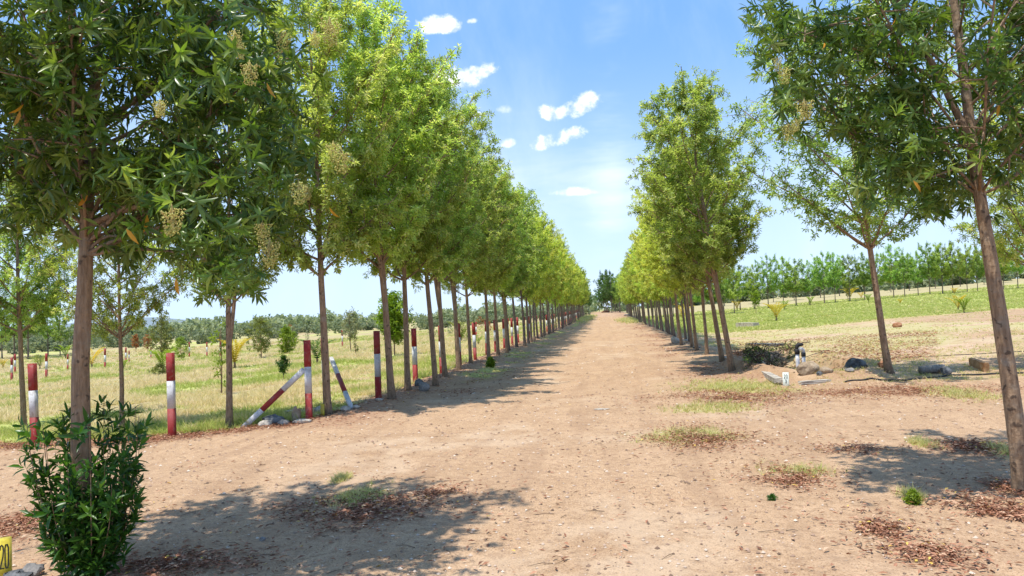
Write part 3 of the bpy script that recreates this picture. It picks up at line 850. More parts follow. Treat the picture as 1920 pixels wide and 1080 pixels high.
# right: leaning trunk
bxr, byr = at(1922, 925)
pr = []
for (px, py) in [(1922, 925), (1905, 800), (1887, 680), (1868, 550), (1848, 430), (1830, 330), (1822, 270), (1812, 180), (1800, 80), (1788, 0), (1775, -130), (1765, -300), (1755, -480)]:
    p = pt(px, py, byr); pr.append([p[0] - bxr, 0, p[2] - zat(bxr, byr)])
pr[0] = [0, 0, -0.05]
gr_ = grow(23, 6.6, 3.0, 1.75, 28, 18, 4, 0.074, path=pr, asym=(math.pi, .15), limb_r=.28)
exr = []
c0 = np.array([bxr, byr, 0])
def Lr(pts, r1, r2, Y=byr):
    P = np.array([pt(px, py, Y + dy) - [bxr, byr, zat(bxr, byr)] for (px, py, dy) in pts]); exr.append((P, np.linspace(r1, r2, len(P))))
Lr([(1828, 292, 0), (1800, 225, -.05), (1760, 140, -.1), (1700, 40, -.2), (1660, -60, -.25), (1600, -160, -.3)], .036, .012)
Lr([(1770, 160, -.1), (1690, 110, -.2), (1600, 90, -.3), (1500, 60, -.35), (1440, 90, -.4)], .018, .006)
Lr([(1800, 225, -.1), (1740, 260, -.2), (1680, 300, -.35), (1640, 330, -.4)], .014, .005)
Lr([(1830, 300, 0), (1780, 320, -.2), (1720, 340, -.4)], .014, .005)
Lr([(1825, 260, 0), (1870, 200, -.2), (1920, 160, -.2)], .014, .005)
addC = []; addA = []
for (px, py, w, h, n, Y) in [(a_, b_, c_, d_, int(e_ * 1.45), f_) for a_, b_, c_, d_, e_, f_ in [(1450, 60, 50, 60, 46, byr - .3), (1500, 160, 60, 50, 40, byr - .3), (1580, 70, 90, 70, 70, byr - .3), (1660, 200, 70, 60, 46, byr - .3), (1700, 310, 60, 50, 52, byr - .3), (1750, 380, 50, 30, 26, byr - .2),
                          (1860, 120, 90, 110, 70, byr + .5), (1890, 290, 50, 60, 34, byr + .4), (1790, 340, 60, 50, 40, byr + .3), (1490, 240, 22, 20, 8, byr - .3), (1720, 60, 70, 70, 46, byr - .3), (1620, 340, 40, 30, 14, byr - .3), (1690, 240, 110, 90, 50, byr - .2), (1780, 300, 90, 60, 30, byr + .2)]]:
    for q in range(n):
        p = pt(px + rgl.normal() * w * .55, py + rgl.normal() * h * .55, Y + rgl.normal() * .3); addC.append(p - [bxr, byr, zat(bxr, byr)]); addA.append(unit(rgl.normal(size=3) * .7 + [0, 0, .3]))
gr_['C'] = np.vstack([gr_['C'], addC]); gr_['A'] = np.vstack([gr_['A'], addA])


def cut_right(W):
    # the low left part of this crown is open: the sky shows there
    q = (W - CAM) @ MCn; px = 960 + 1423 * q[:, 0] / -q[:, 2]; py = 540 - 1423 * q[:, 1] / -q[:, 2]
    tx = np.interp(py, [-400, 0, 180, 330, 550], [1760, 1788, 1812, 1830, 1868])
    front = (np.abs(px - tx) < 26) & (W[:, 1] < byr + .1) & ((vnoise(px / 30, py / 45, 2) > .5))
    return ~(front | (px < 1400) | ((px < 1600) & (py > 255)) | ((px < 1760) & (py > 440)) | (py > 470))


H2 = hero_tree('tree', (bxr, byr), gr_, 'big tree leaning in from the right edge, long narrow leaves and a forked trunk', cut_right, 290, exr)


# hanging seed panicles and turned leaves, parts of the big trees
def panicle(seed):
    rg = np.random.default_rng(seed); b = Buf(); n = 230
    ph = rg.random(n) * 6.28; zt = rg.random(n); r = 0.075 * np.sqrt(rg.random(n)) * (1 - .5 * zt)
    C = np.stack([np.cos(ph) * r, np.sin(ph) * r, -zt * .15], 1); s = 0.0045 + .003 * rg.random(n)
    o = np.array([[1, 0, 0], [-1, 0, 0], [0, 1, 0], [0, -1, 0], [0, 0, 1], [0, 0, -1]], float)
    V = (C[:, None, :] + o[None] * s[:, None, None]).reshape(-1, 3)
    f = np.array([[0, 2, 4], [2, 1, 4], [1, 3, 4], [3, 0, 4], [2, 0, 5], [1, 2, 5], [3, 1, 5], [0, 3, 5]])
    T = (np.arange(n)[:, None, None] * 6 + f[None]).reshape(-1, 3)
    b.add(V, T, None, np.repeat(rg.random(n), 6))
    for q in range(9):
        a = rg.random() * 6.28; e = np.array([math.cos(a) * .04, math.sin(a) * .04, -.03 - .1 * rg.random()])
        Vt, Tt, Qt = tube([[0, 0, .03], e * [.4, .4, .5], e], [.003, .0025, .0015], 3, False); b.add(Vt, Tt, Qt, .9)
    me = b.mesh('panicle'); me.materials.append(M['flower']); return me


PAN = [panicle(i) for i in range(3)]
for (H, bx, by, L) in ((H1, bxl, byl, [(448, 80, -.9), (468, 120, -.8), (322, 392, -.8), (300, 190, -.8), (560, 345, -.5), (618, 40, -.3), (590, 60, -.4), (625, 270, .2), (640, 285, .2), (575, 350, 0), (492, 420, -.4), (505, 455, -.4), (440, 60, -.9), (530, 60, -.4)]),
                       (H2, bxr, byr, [(1458, 108, -.7), (1470, 128, -.7), (1508, 190, -.7), (1492, 225, -.7), (1478, 235, -.6)])):
    for i, (px, py, dy) in enumerate(L):
        p = pt(px, py, by + dy) - [bx, by, zat(bx, by)]
        link('seed_panicle', PAN[i % 3], None, H, p, (0, 0, i * 1.3), .6 + .2 * (i % 3))
V, T, Q, t = leaf_geo(np.zeros((1, 3)), np.array([[0, .1, -1.0]]), np.array([[0.2, -1, 0.0]]), np.array([.10]), np.array([.026]), np.array([.6]), True)
YL = npmesh('turned_leaf', V, T, Q, t, True); YL.materials.append(M['leaf_orange'])
for (H, bx, by, L) in ((H1, bxl, byl, [(236, 428, -.9), (276, 402, -.8), (45, 195, -.8), (38, 206, -.8), (500, 155, -.6), (617, 388, -.2), (330, 520, -.7), (165, 365, -.3)]),
                       (H2, bxr, byr, [(1712, 338, -.8), (1682, 22, -.8), (1545, 80, -.8), (1875, 195, -.7)])):
    for i, (px, py, dy) in enumerate(L):
        p = pt(px, py, by + dy) - [bx, by, zat(bx, by)]
        tag(link('leaf', YL, None, H, p, (.2 * (i % 3), .3 * ((i * 7) % 5 - 2), i), 1.1), 'turned orange leaf')


# ------------------------------------------------------------------ shrub round the foot of the left tree
def shrub():
    rg = np.random.default_rng(77); x0, y0 = bxl + .06, byl - .05; z0 = zat(x0, y0)
    t = thing('shrub', (x0, y0, z0), 'leafy dark green shrub growing round the foot of the left foreground tree', 'shrub')
    C = []; A = []
    for i in range(29):
        az = i * 2.4 + rg.random(); hgt = .45 + .75 * rg.random(); rch = (.13 + .26 * rg.random()) * (1.25 if math.cos(az) > 0 else 1.0)
        d = np.array([math.cos(az), math.sin(az) * .8, 0]); e = d * rch + [0, 0, hgt]
        P = bez(d * .05, d * rch * .9 + [0, 0, hgt * .35], e, 7)
        V, T, Q = tube(P, np.linspace(.006, .002, 7), 4, False); link('stem', Buf().add(V, T, Q).mesh('stem', True), M['bark'], t)
        for k in range(18):
            u = .1 + .9 * (k + rg.random()) / 18; q = np.array([np.interp(u * 6, np.arange(7), P[:, w]) for w in range(3)])
            C.append(q + (rg.random(3) - .5) * .12); A.append(unit(d * .7 + (rg.random(3) - .5) * 1.3 + [0, 0, .8]))
    C = np.array(C); A = np.array(A)
    pro = []
    for i in range(4):
        V, T, Q, tt = rosettes(np.zeros((1, 3)), np.array([[0, 0, 1.0]]), np.array([1.0]), 7, .098, .026, np.random.default_rng(300 + i), True, 0.0, np.array([.2 + .22 * i]), (.2, 1.5))
        me = npmesh('sprig%d' % i, V, T, Q, tt, True); me.materials.append(M['leaf_shrub']); pro.append(me)
    order = np.argsort(C[:, 1] + .3 * C[:, 0] * 0 - C[:, 2] * .2)
    for j in order[:260]:
        q = Vector(A[j]).to_track_quat('Z', 'X') @ Matrix.Rotation(rg.random() * 6.28, 3, 'Z').to_quaternion()
        o = link('leaf_cluster', pro[int(rg.integers(4))], None, t, C[j]); o.rotation_mode = 'QUATERNION'; o.rotation_quaternion = q; o.scale = (rg.uniform(.8, 1.2),) * 3
    V, T, Q, tt = rosettes(C[order[260:]], A[order[260:]], 1.0, 7, .098, .026, rg, True, .05, None, (.2, 1.5))
    tag(link('foliage', npmesh('foliage', V, T, Q, tt, True), M['leaf_shrub'], t), kind='stuff')


shrub()


# ------------------------------------------------------------------ striped posts
def box_v(w, d, z0, z1, bev=.008):
    b = Buf(); x, y = w / 2, d / 2
    ring = [(-x + bev, -y), (x - bev, -y), (x, -y + bev), (x, y - bev), (x - bev, y), (-x + bev, y), (-x, y - bev), (-x, -y + bev)]
    V = [(a, c, z) for z in (z0, z1) for a, c in ring]
    Q = [(i, (i + 1) % 8, 8 + (i + 1) % 8, 8 + i) for i in range(8)]
    V += [(0, 0, z0), (0, 0, z1)]
    T = [(16, (i + 1) % 8, i) for i in range(8)] + [(17, 8 + i, 8 + (i + 1) % 8) for i in range(8)]
    return np.array(V, float), np.array(T), np.array(Q)


PH = 1.33
def seg(z0, z1, w, name, m):
    V, T, Q = box_v(w, w, z0, z1); me = Buf().add(V, T, Q).mesh(name); me.materials.append(m); return me


SEG = [seg(-.3, PH / 3, .104, 'low_band', M['red']), seg(PH / 3, 2 * PH / 3, .102, 'mid_band', M['white']), seg(2 * PH / 3, PH, .104, 'top_band', M['red'])]


def post(x, y, label, group, rz=0, tilt=(0, 0), s=1.0, name='striped_post'):
    t = thing(name, (x, y, zat(x, y)), label, 'post', group)
    t.rotation_euler = (tilt[0], tilt[1], rz); t.scale = (s, s, s)
    for me, n in zip(SEG, ('red_band', 'white_band', 'red_band')): link(n, me, None, t)
    return t


FG_ = 'red and white striped fence posts along the left field'
post(*POSTS0[0], 'leftmost near striped post, half hidden by the foreground shrub', FG_, .1, (0, -.02))
post(*POSTS0[1], 'lone striped post between the shrub tree and the forked tree', FG_, .15, (0, .0))
post(*POSTS0[2], 'braced striped corner post with the long brace leaning on its left', FG_, .2, (0, .0))
post(*POSTS0[3], 'striped corner post half hidden behind a trunk, brace on its right', FG_, .1, (0, -.01))
pr_ = random.Random(12); yy = 15.4; i = 0
while yy < 132:
    lab = 'striped post number %s along the straight fence after the corner' if False else None
    if i < 6: lab = '%s striped post beside the left tree row, counting from the braced corner' % ORD[i]
    else: lab = 'striped post far along the left fence where posts and trunks crowd together'
    x0_, y0_ = (-4.66 + pr_.uniform(-.04, .04), yy) if i else at(710, 755)
    post(x0_, y0_, lab, FG_, pr_.uniform(-.1, .1), (pr_.uniform(-.015, .015), pr_.uniform(-.015, .015)))
    yy += 2.7; i += 1


def brace(a, b, label, w=.09):
    a = np.array(a); b = np.array(b); L = np.linalg.norm(b - a)
    t = thing('brace_post', a, label, 'brace', 'slanting braces of the corner posts')
    t.rotation_euler = Vector(b - a).to_track_quat('Z', 'Y').to_euler()
    for i in range(3):
        V, T, Q = box_v(w - .002 * (i % 2), w - .002 * (i % 2), L * i / 3, L * (i + 1) / 3)
        link(('white_band', 'red_band', 'white_band')[i], Buf().add(V, T, Q).mesh('band'), M['red' if i == 1 else 'white'], t)


p2 = POSTS0[2]; fb = at(452, 800); q = pt(570, 693, p2[1] - .02)
brace((fb[0], fb[1], zat(*fb) - .05), (q[0], q[1], q[2]), 'long striped brace slanting up to the left side of the corner post')
p3 = POSTS0[3]; fb = at(662, 773); q = pt(621, 672, p3[1] - .02)
brace((fb[0], fb[1], zat(*fb) - .05), (q[0], q[1], q[2]), 'steep striped brace slanting down right from behind the trunk', .075)

# posts scattered over the left field
for (px, top, bot, lab) in [(197, 655, 693, 'small striped post in the field just right of the big shrub tree'), (355, 641, 669, 'tiny striped post in the field above right of the lone fence post'),
                         (388, 640, 668, 'tiny striped post near the forked trunk, behind it to the left'), (87, 665, 711, 'striped post in the field between the slim trunk and the big trunk'),
                         (127, 663, 693, 'small striped post near the yellow palm left of the big trunk'), (22, 672, 715, 'striped post in the field at the left edge'),
                         (236, 650, 680, 'tiny striped post right of the thin young tree'), (242, 655, 678, 'tiny faded post beside another right of the thin young tree'), (642, 617, 650, 'small striped post in the field right of the second corner post'),
                         (413, 640, 670, 'tiny striped post immediately left of the forked trunk'), (953, 597, 632, 'striped post in the field seen between two trunks of the left row'), (893, 603, 632, 'small striped post in the field beside a lime bush behind the row'),
                         (28, 664, 700, 'second striped post of a pair at the left edge'), (283, 650, 672, 'tiny striped post below the rust red bushes')]:
    x, y = at(px, bot); H = hpx(bot - top, x, y)
    post(x, y, lab, 'small striped posts standing in the left field', .2, (0, .02), H / PH)

# ------------------------------------------------------------------ stones and other ground objects
def rock_mesh(name, seed, sx, sy, sz, m, rough=.25, n=3, flat=.35):
    import bmesh
    bm = bmesh.new(); bmesh.ops.create_icosphere(bm, subdivisions=n, radius=1)
    rg = np.random.default_rng(seed); pl_ = [unit(rg.normal(size=3)) for _ in range(7)]; off = .55 + .35 * rg.random(7)
    for v in bm.verts:
        p = np.array(v.co)
        for nn, o in zip(pl_, off):
            e = p @ nn
            if e > o: p = p - nn * (e - o) * .92
        p += (vnoise(p[0] * 3 + seed, p[1] * 3 + p[2] * 2, seed) - .5) * rough * .4
        v.co = (p[0] * sx, p[1] * sy, p[2] * sz)
    me = bpy.data.meshes.new(name); bm.to_mesh(me); bm.free(); me.materials.append(M[m]); return me


def rock(px, py, w, d, h, m, label, seed, rz=0, group=None, name='stone', sink=.25):
    x, y = at(px, py); o = link(name, rock_mesh(name, seed, w / 2, d / 2, h / 2, m, .7), None, None, (x, y, zat(x, y) + h * (.5 - sink)), (0, 0, rz))
    return tag(o, label, 'stone', group)


def W_(px_, px, py): x, y = at(px, py); return px_ * y / 1423


rock(795, 737, .30, .26, .26, 'stone_grey', 'rounded grey boulder on the leaf litter right of the sixth trunk pair', 1)
rock(786, 728, .2, .2, .22, 'stone_dark', 'dark smaller boulder leaning behind the grey one', 2)
rock(512, 796, .42, .3, .22, 'stone_dark', 'black and grey rubble stone at the foot of the long brace', 3)
rock(497, 800, .22, .2, .14, 'stone_pale', 'pale chip lying left of the black rubble stone', 4)
rock(531, 798, .20, .16, .13, 'stone_grey', 'grey chip between the black stone and the tan slab', 5)
rock(556, 790, .16, .12, .34, 'stone_tan', 'upright tan slab just left of the braced corner post', 6, .4)
rock(566, 794, .3, .16, .10, 'stone_pale', 'pale flat slab at the base of the corner post', 7)
rock(548, 775, .5, .2, .06, 'stone_pale', 'long pale kerb stone lying in grass behind the corner post', 8)
rock(603, 773, .26, .15, .14, 'stone_pale', 'white stone lying between the corner post and the trunk', 9)
rock(648, 775, .2, .16, .12, 'stone_pale', 'pale stone at the foot of the steep brace', 10)
rock(669, 772, .16, .12, .08, 'stone_pale', 'low white stone right of the steep brace', 11)
rock(712, 757, .2, .18, .05, 'stone_pale', 'white concrete footing at the base of the first fence post', 12)
rock(60, 1078, .16, .14, .12, 'stone_grey', 'grey stone beside the yellow number marker', 14)
rock(35, 1085, .22, .14, .08, 'stone_dark', 'dark flat stone under the yellow number marker', 15)
rock(1516, 712, .52, .34, .30, 'stone_tan', 'rough tan boulder in front of the white standpipes', 21, .3)
rock(1533, 700, .22, .2, .42, 'stone_tan', 'pointed tan stone rising behind the rough boulder', 22)
rock(1549, 713, .30, .16, .16, 'stone_tan', 'small tan block right of the rough boulder', 23)
rock(1537, 714, .12, .12, .12, 'stone_dark', 'little dark stone wedged beside the rough boulder', 24)
rock(1607, 702, .58, .36, .38, 'stone_dark', 'dark angular stone left of the sparse leaning tree', 25, .5, sink=.12)
rock(1655, 703, .2, .2, .16, 'stone_rust', 'rust brown stone touching the sparse tree trunk', 26)
rock(1772, 703, .26, .24, .22, 'stone_dark', 'dark rounded stone at the right end of the grey log', 27)
rock(1593, 712, .25, .2, .10, 'stone_grey', 'low grey stone at the left end of the bank', 28)
rock(1266, 644, .42, .34, .42, 'stone_pale', 'pale round boulder between trunks of the right row', 29)
rock(1286, 641, .4, .3, .12, 'stone_pale', 'flat white stone behind the pale round boulder', 30)
rock(1306, 655, .3, .3, .12, 'stone_grey', 'grey stone on the verge of the right row', 31)
rock(1361, 676, .2, .15, .1, 'stone_pale', 'small white stone between the two nearest trunks of the right row', 32)
rock(1683, 616, .42, .3, .34, 'stone_rust', 'reddish boulder alone on the bare lot beyond the sparse tree', 33)
rock(1178, 592, 1.6, 1.2, .35, 'stone_grey', 'grey rubble heap in the gap of the right row', 34)
rock(1136, 586, 2.2, 1.4, .8, 'stone_rust', 'brown earth mound at the far end of the road', 35, name='mound')
rock(1455, 699, .35, .3, .2, 'stone_grey', 'grey stone in the dug pit beside the white marker', 36)
rock(1480, 690, .3, .3, .2, 'stone_dark', 'dark stone at the right edge of the pit', 37)
rock(150, 1066, .15, .12, .07, 'stone_grey', 'small grey stone in the shade left of the shrub foot', 38)
rock(492, 1010, .05, .05, .04, 'stone_grey', 'pebble of pale grey on the shaded dirt near the shrub', 39)
rock(1125, 770, .3, .1, .02, 'stone_pale', 'chalky pale flake lying flat in the middle of the lane', 40)


def slab(a, b, w, h, m, label, cat='slab', name='kerb_slab', zo=0.0):
    a = np.array(a); b = np.array(b); L = np.linalg.norm(b - a); dx = unit(b - a); n = np.array([-dx[1], dx[0]])
    import bmesh
    bm = bmesh.new(); bmesh.ops.create_cube(bm, size=1); bmesh.ops.subdivide_edges(bm, edges=bm.edges, cuts=3, use_grid_fill=True)
    for v in bm.verts:
        k = .012 * (random.random() - .5); v.co = (v.co.x * L + k, v.co.y * w + k, v.co.z * h + k * .6)
    me = bpy.data.meshes.new(name); bm.to_mesh(me); bm.free(); me.materials.append(M[m])
    c = (a + b) / 2
    return tag(link(name, me, None, None, (c[0], c[1], zat(a[0], a[1]) * .5 + zat(b[0], b[1]) * .5 + h * .3 + zo), (0, 0, math.atan2(dx[1], dx[0]))), label, cat)


slab(at(1412, 693), at(1460, 720), .16, .10, 'stone_pale', 'pale kerb slab along the near edge of the pit')
slab(at(1500, 721), at(1555, 717), .12, .07, 'stone_pale', 'thin pale kerb slab in front of the tan boulder')
slab(at(1432, 669), at(1464, 668), .5, .12, 'concrete', 'flat concrete slab on the far rim of the pit')
slab(at(1405, 647), at(1465, 648), .5, .10, 'stone_dark', 'long dark slab lying on the lot beyond the pit', zo=.0)
slab(at(1385, 614), at(1418, 613), .5, .35, 'stone_pale', 'white block lying on the lot near the far palm')
slab(at(1822, 686), at(1850, 698), .10, .22, 'wood', 'rusty brown plank lying tilted right of the grey log', 'plank', 'plank')

# grey log on the bank
a = at(1725, 702); b = at(1772, 701)
P = np.array([[a[0], a[1], zat(*a) + .09], [(a[0] + b[0]) / 2, a[1], zat(*a) + .11], [b[0], b[1], zat(*b) + .1]])
V, T, Q = tube(P, [.085, .095, .09], 10, True, .12); tag(link('log', Buf().add(V, T, Q).mesh('log', True), M['log_bark']), 'grey log lying on the bank right of the sparse tree', 'log')

# black drip hoses
def hose(pts, label, r=.012):
    P = []
    W2 = [at(*p) for p in pts]
    for i in range(len(W2) - 1):
        for k in range(12):
            t = k / 12; x = W2[i][0] * (1 - t) + W2[i + 1][0] * t; y = W2[i][1] * (1 - t) + W2[i + 1][1] * t + .04 * math.sin(i * 3 + k * .7)
            P.append([x, y, zat(x, y) + r])
    V, T, Q = tube(P, r, 5, True); tag(link('drip_hose', Buf().add(V, T, Q).mesh('hose', True), M['black']), label, 'hose', 'black irrigation hoses on the right')


hose([(1495, 675), (1600, 673), (1700, 671), (1800, 668), (1930, 662)], 'thin black irrigation hose crossing the bare lot behind the sparse tree', .01)
hose([(1585, 719), (1640, 715), (1700, 713), (1790, 705), (1930, 700)], 'thick black irrigation hose along the foot of the bank', .018)
hose([(1380, 655), (1440, 661), (1500, 660), (1560, 658)], 'short black hose behind the pit and the concrete slab', .012)

# standpipes
def standpipe():
    x, y = at(1497, 705); z = zat(x, y); u = y / 1423.0
    t = thing('standpipe', (x, y, z), 'pair of white upright pipes with black fittings beside the pit', 'standpipe')
    def tb(name, P, r, m, sides=14, par=t):
        V, T, Q = tube(P, r, sides, True); return link(name, Buf().add(V, T, Q).mesh(name, True), M[m], par)
    h1 = 36 * u; h2 = 32 * u; dx = 9.6 * u
    tb('pipe', [(0, 0, -.2), (0, 0, h1 * .5), (0, 0, h1)], .042, 'pvc'); tb('pipe', [(dx, -.05, -.2), (dx, -.05, h2 * .5), (dx, -.05, h2)], .038, 'pvc')
    tb('collar', [(0, 0, h1 - .02), (0, 0, h1 + .10)], .052, 'black'); tb('collar', [(dx, -.05, h2 - .02), (dx, -.05, h2 + .07)], .048, 'black')
    v = tb('valve', [(0, 0, h1 + .08), (0, 0, h1 + .16), (.03, 0, h1 + .19), (dx * .9, 0, h1 + .19), (dx, 0, h1 + .17)], [.04, .045, .045, .04, .035], 'black')
    tb('handle', [(dx * .8, 0, h1 + .20), (dx, 0, h1 + .235), (dx + .16, 0, h1 + .24)], .009, 'black', 6, v)
    tb('elbow', [(dx, -.05, h2 + .05), (dx, -.05, h2 + .12), (dx - .03, -.06, h2 + .145), (dx - .085, -.08, h2 + .15)], [.034, .036, .04, .036], 'pvc')


standpipe()


def glyph(kind, w, h, th):
    """one digit as a flat stroke outline, drawn from thick polylines"""
    S = {'0': [[(0, .15), (0, .85), (.25, 1), (.75, 1), (1, .85), (1, .15), (.75, 0), (.25, 0), (0, .15)]],
         '2': [[(0, .8), (.12, .96), (.5, 1), (.88, .94), (1, .75), (.85, .5), (.3, .2), (0, 0), (1, 0)]],
         '3': [[(0, .85), (.3, 1), (.75, 1), (1, .8), (.8, .56), (.4, .52), (.8, .48), (1, .22), (.75, 0), (.3, 0), (0, .15)]]}[kind]
    b = Buf()
    for st in S:
        p = np.array([(q[0] * w, q[1] * h) for q in st])
        for i in range(len(p) - 1):
            d = unit(p[i + 1] - p[i]); n = np.array([-d[1], d[0]]) * th / 2; a = p[i] - d * th * .4; e = p[i + 1] + d * th * .4
            y0 = -.001 - .0004 * i
            V = [(a[0] + n[0], y0, a[1] + n[1]), (a[0] - n[0], y0, a[1] - n[1]), (e[0] - n[0], y0, e[1] - n[1]), (e[0] + n[0], y0, e[1] + n[1])]
            b.add(V, None, [(0, 1, 2, 3)])
    return b.mesh('digit_' + kind)


# yellow number marker, lower left corner
xm, ym = at(4, 1078); zm = zat(xm, ym)
u = 5.0 / 1423
mk = thing('number_marker', (xm, ym, zm), 'yellow painted marker block reading 20 in the bottom left corner', 'marker', None, R_(35))
V, T, Q = box_v(.108, .10, -.15, .25, .006); link('block', Buf().add(V, T, Q).mesh('block'), M['yellow'], mk)
link('digit', glyph('2', .019, .155, .008), M['ink'], mk, (-.004, -.051, .065)); link('digit', glyph('0', .019, .155, .008), M['ink'], mk, (.024, -.051, .065))
# small pale marker by the pit
x, y = at(1474, 722)
mk2 = thing('number_marker', (x, y, zat(x, y)), 'small pale upright marker with dark lettering at the edge of the pit', 'marker', None, R_(-15))
V, T, Q = box_v(.115, .10, -.2, .26, .006); link('block', Buf().add(V, T, Q).mesh('block'), M['marker'], mk2)
link('digit', glyph('2', .022, .07, .008), M['ink'], mk2, (-.030, -.051, .15)); link('digit', glyph('0', .022, .07, .008), M['ink'], mk2, (.010, -.051, .15))
link('digit', glyph('3', .026, .06, .008), M['ink'], mk2, (-.012, -.051, .06))
# green stub by the corner trunk
x, y = at(605, 783)
V, T, Q = box_v(.055, .055, -.1, .2, .006); st_ = link('stub_post', Buf().add(V, T, Q).mesh('stub'), M['leaf_lime'] and M['yellow'], None, (x, y, zat(x, y))); tag(st_, 'short yellow green stub at the left foot of the corner tree', 'stub')


# ------------------------------------------------------------------ young plants in the fields
def palm_mesh(seed, n=8, L=1.0):
    rg = np.random.default_rng(seed); b = Buf()
    for i in range(n):
        az = i * 2.4 + rg.random() * .5; el = 1.45 - .6 * rg.random(); d = np.array([math.cos(az), math.sin(az), 0])
        P = bez(np.zeros(3), d * L * .35 * math.cos(el) + [0, 0, L * .7], d * L * (.35 + .5 * math.cos(el)) + [0, 0, L * (.3 + .6 * math.sin(el))], 9)
        side = np.array([-d[1], d[0], 0])
        for j in range(1, 9):
            for sgn in (-1, 1):
                for m in (0, .5):
                    p = P[j] * (1 - m) + P[j - 1] * m; ll = L * .24 * (1 - .35 * abs(j - 4) / 4)
                    v, t, q, tt = leaf_geo(p[None], (side * sgn * .8 + unit(P[j] - P[j - 1]) * .8 + [0, 0, -.15])[None], np.array([[0, 0, 1.0]]), np.array([ll]), np.array([L * .05]), np.array([rg.random()]))
                    b.add(v, t, q, tt)
    return b.mesh('fronds')


PALM = [palm_mesh(i, 6 + i) for i in range(3)]


def copy_me(me, m):
    c = me.copy(); c.materials.clear(); c.materials.append(M[m]); return c


_cache = {}


def palm(px, py, h, m, label, group='young palms in the fields', name='young_palm', rz=0.0):
    x, y = at(px, py); H = hpx(h, x, y); k = (int(px) % 3, m)
    if k not in _cache: _cache[k] = copy_me(PALM[k[0]], m)
    t = thing(name, (x, y, zat(x, y)), label, 'palm', group, px * .7)
    V, T, Q = tube([(0, 0, -.05), (0.01, 0, H * .12), (0, 0, H * .25)], [H * .035, H * .03, H * .02], 6, False)
    link('stem', Buf().add(V, T, Q).mesh('stem', True), M['bark'], t); link('fronds', _cache[k], None, t, (0, 0, H * .1), None, H * .8)


def sapling(px, py, h, w, m, label, dens=1.0, base=.3, name='sapling', cat='sapling', leaf=.09, group='saplings in the fields'):
    x, y = at(px, py); H = hpx(h, x, y); Rr = hpx(w, x, y) / 2; rg = np.random.default_rng(int(px * 7 + py))
    t = thing(name, (x, y, zat(x, y)), label, cat, group)
    b = Buf(); C = []; A = []
    V, T, Q = tube([(0, 0, -.05), (rg.normal() * .02 * H, 0, H * .5), (rg.normal() * .03 * H, 0, H * .95)], [.012 * H + .004, .008 * H, .004 * H], 5, False); b.add(V, T, Q)
    n = int(16 * dens) + 6
    for i in range(n):
        f = base + (1 - base) * (i + .5) / n; az = i * 2.4 + rg.random(); rr_ = Rr * math.sin(math.pi * min(.97, .12 + .86 * (f - base) / (1 - base))) * (.6 + .5 * rg.random())
        e = np.array([math.cos(az) * rr_, math.sin(az) * rr_, H * f]); s = np.array([0, 0, H * max(base * .5, f - .15)])
        V, T, Q = tube(bez(s, (s + e) / 2 + [0, 0, .03 * H], e, 4), [.006 * H, .004 * H, .003 * H, .002 * H], 3, False); b.add(V, T, Q)
        for c in range(int(4 * dens) + 2):
            C.append(s + (e - s) * (.35 + .65 * rg.random()) + rg.normal(size=3) * .06 * H * .8); A.append(unit(rg.normal(size=3) + [0, 0, .6]))
    link('stem', b.mesh('stem'), M['bark'], t)
    sc_ = max(leaf, H * .07)
    V, T, Q, tt = rosettes(np.array(C), np.array(A), 1.0, 7, sc_, sc_ * .42, rg); link('crown', npmesh('crown', V, T, Q, tt), M[m], t)


palm(305, 700, 55, 'leaf_lime', 'bright green young palm left of the lone striped post')
palm(440, 690, 68, 'leaf_yellow', 'yellow young palm right of the forked trunk')
palm(595, 683, 62, 'leaf_shrub', 'dark green young palm between the two corner posts')
palm(172, 690, 48, 'leaf_yellow', 'yellow orange young palm right behind the big left trunk')
palm(123, 672, 32, 'leaf_lime', 'lime young palm before the small grove tree')
palm(75, 692, 32, 'leaf_olive', 'pale green young palm beside the leftmost near post')
palm(6, 693, 22, 'leaf_yellow', 'small yellow young palm at the left picture edge')
palm(232, 695, 24, 'leaf_lime', 'low lime young palm right of the thin young tree')
palm(1808, 588, 34, 'leaf_lime', 'yellow green young palm alone in the right of the green field')
palm(1797, 584, 36, 'leaf_yellow', 'yellow young palm just left behind the lime one at right')
palm(1456, 603, 44, 'leaf_yellow', 'orange yellow young palm at the edge of the pale dirt strip')
palm(1471, 580, 22, 'leaf_lime', 'lime young palm near the orange one below the bushy far tree')
palm(1382, 582, 22, 'leaf_yellow', 'yellow young palm by the nearest trunk of the right row')
palm(1281, 603, 40, 'leaf_yellow', 'yellow young palm seen between trunks of the right row')
palm(1594, 562, 28, 'leaf_yellow', 'orange tinted young palm under the middle of the far line')
palm(1628, 567, 20, 'leaf_lime', 'lime young palm left of the sparse leaning trunk')
palm(1790, 553, 16, 'leaf_yellow', 'low yellow young palm before the far line at right')
palm(1688, 570, 12, 'leaf_yellow', 'tiny yellow young palm in the green field right of the sparse trunk')
palm(1615, 560, 16, 'leaf_yellow', 'small yellow young palm near the orange tinted one')
palm(865, 640, 50, 'leaf_olive', 'olive young palm behind the left row trunks')
palm(897, 648, 24, 'leaf_lime', 'lime young palm low behind the left row')
palm(1520, 572, 20, 'leaf_lime', 'lime young palm under the far line, left of centre')
sapling(490, 672, 78, 66, 'leaf_olive', 'airy olive sapling in the field left of the dense green bush', 1.4, .25)
sapling(537, 665, 52, 36, 'leaf_lime', 'dense bright green bush left of the braced post', 2.2, .05, 'bush', 'bush')
sapling(532, 712, 48, 22, 'leaf_shrub', 'small dark sapling in grass above the long brace', .8, .45)
sapling(552, 655, 36, 22, 'leaf_lime', 'small lime sapling right beside the dense bush', 1, .3)
sapling(740, 668, 118, 62, 'leaf_lime', 'bright lime green sapling seen between the first two row trunks', 2.0, .35)
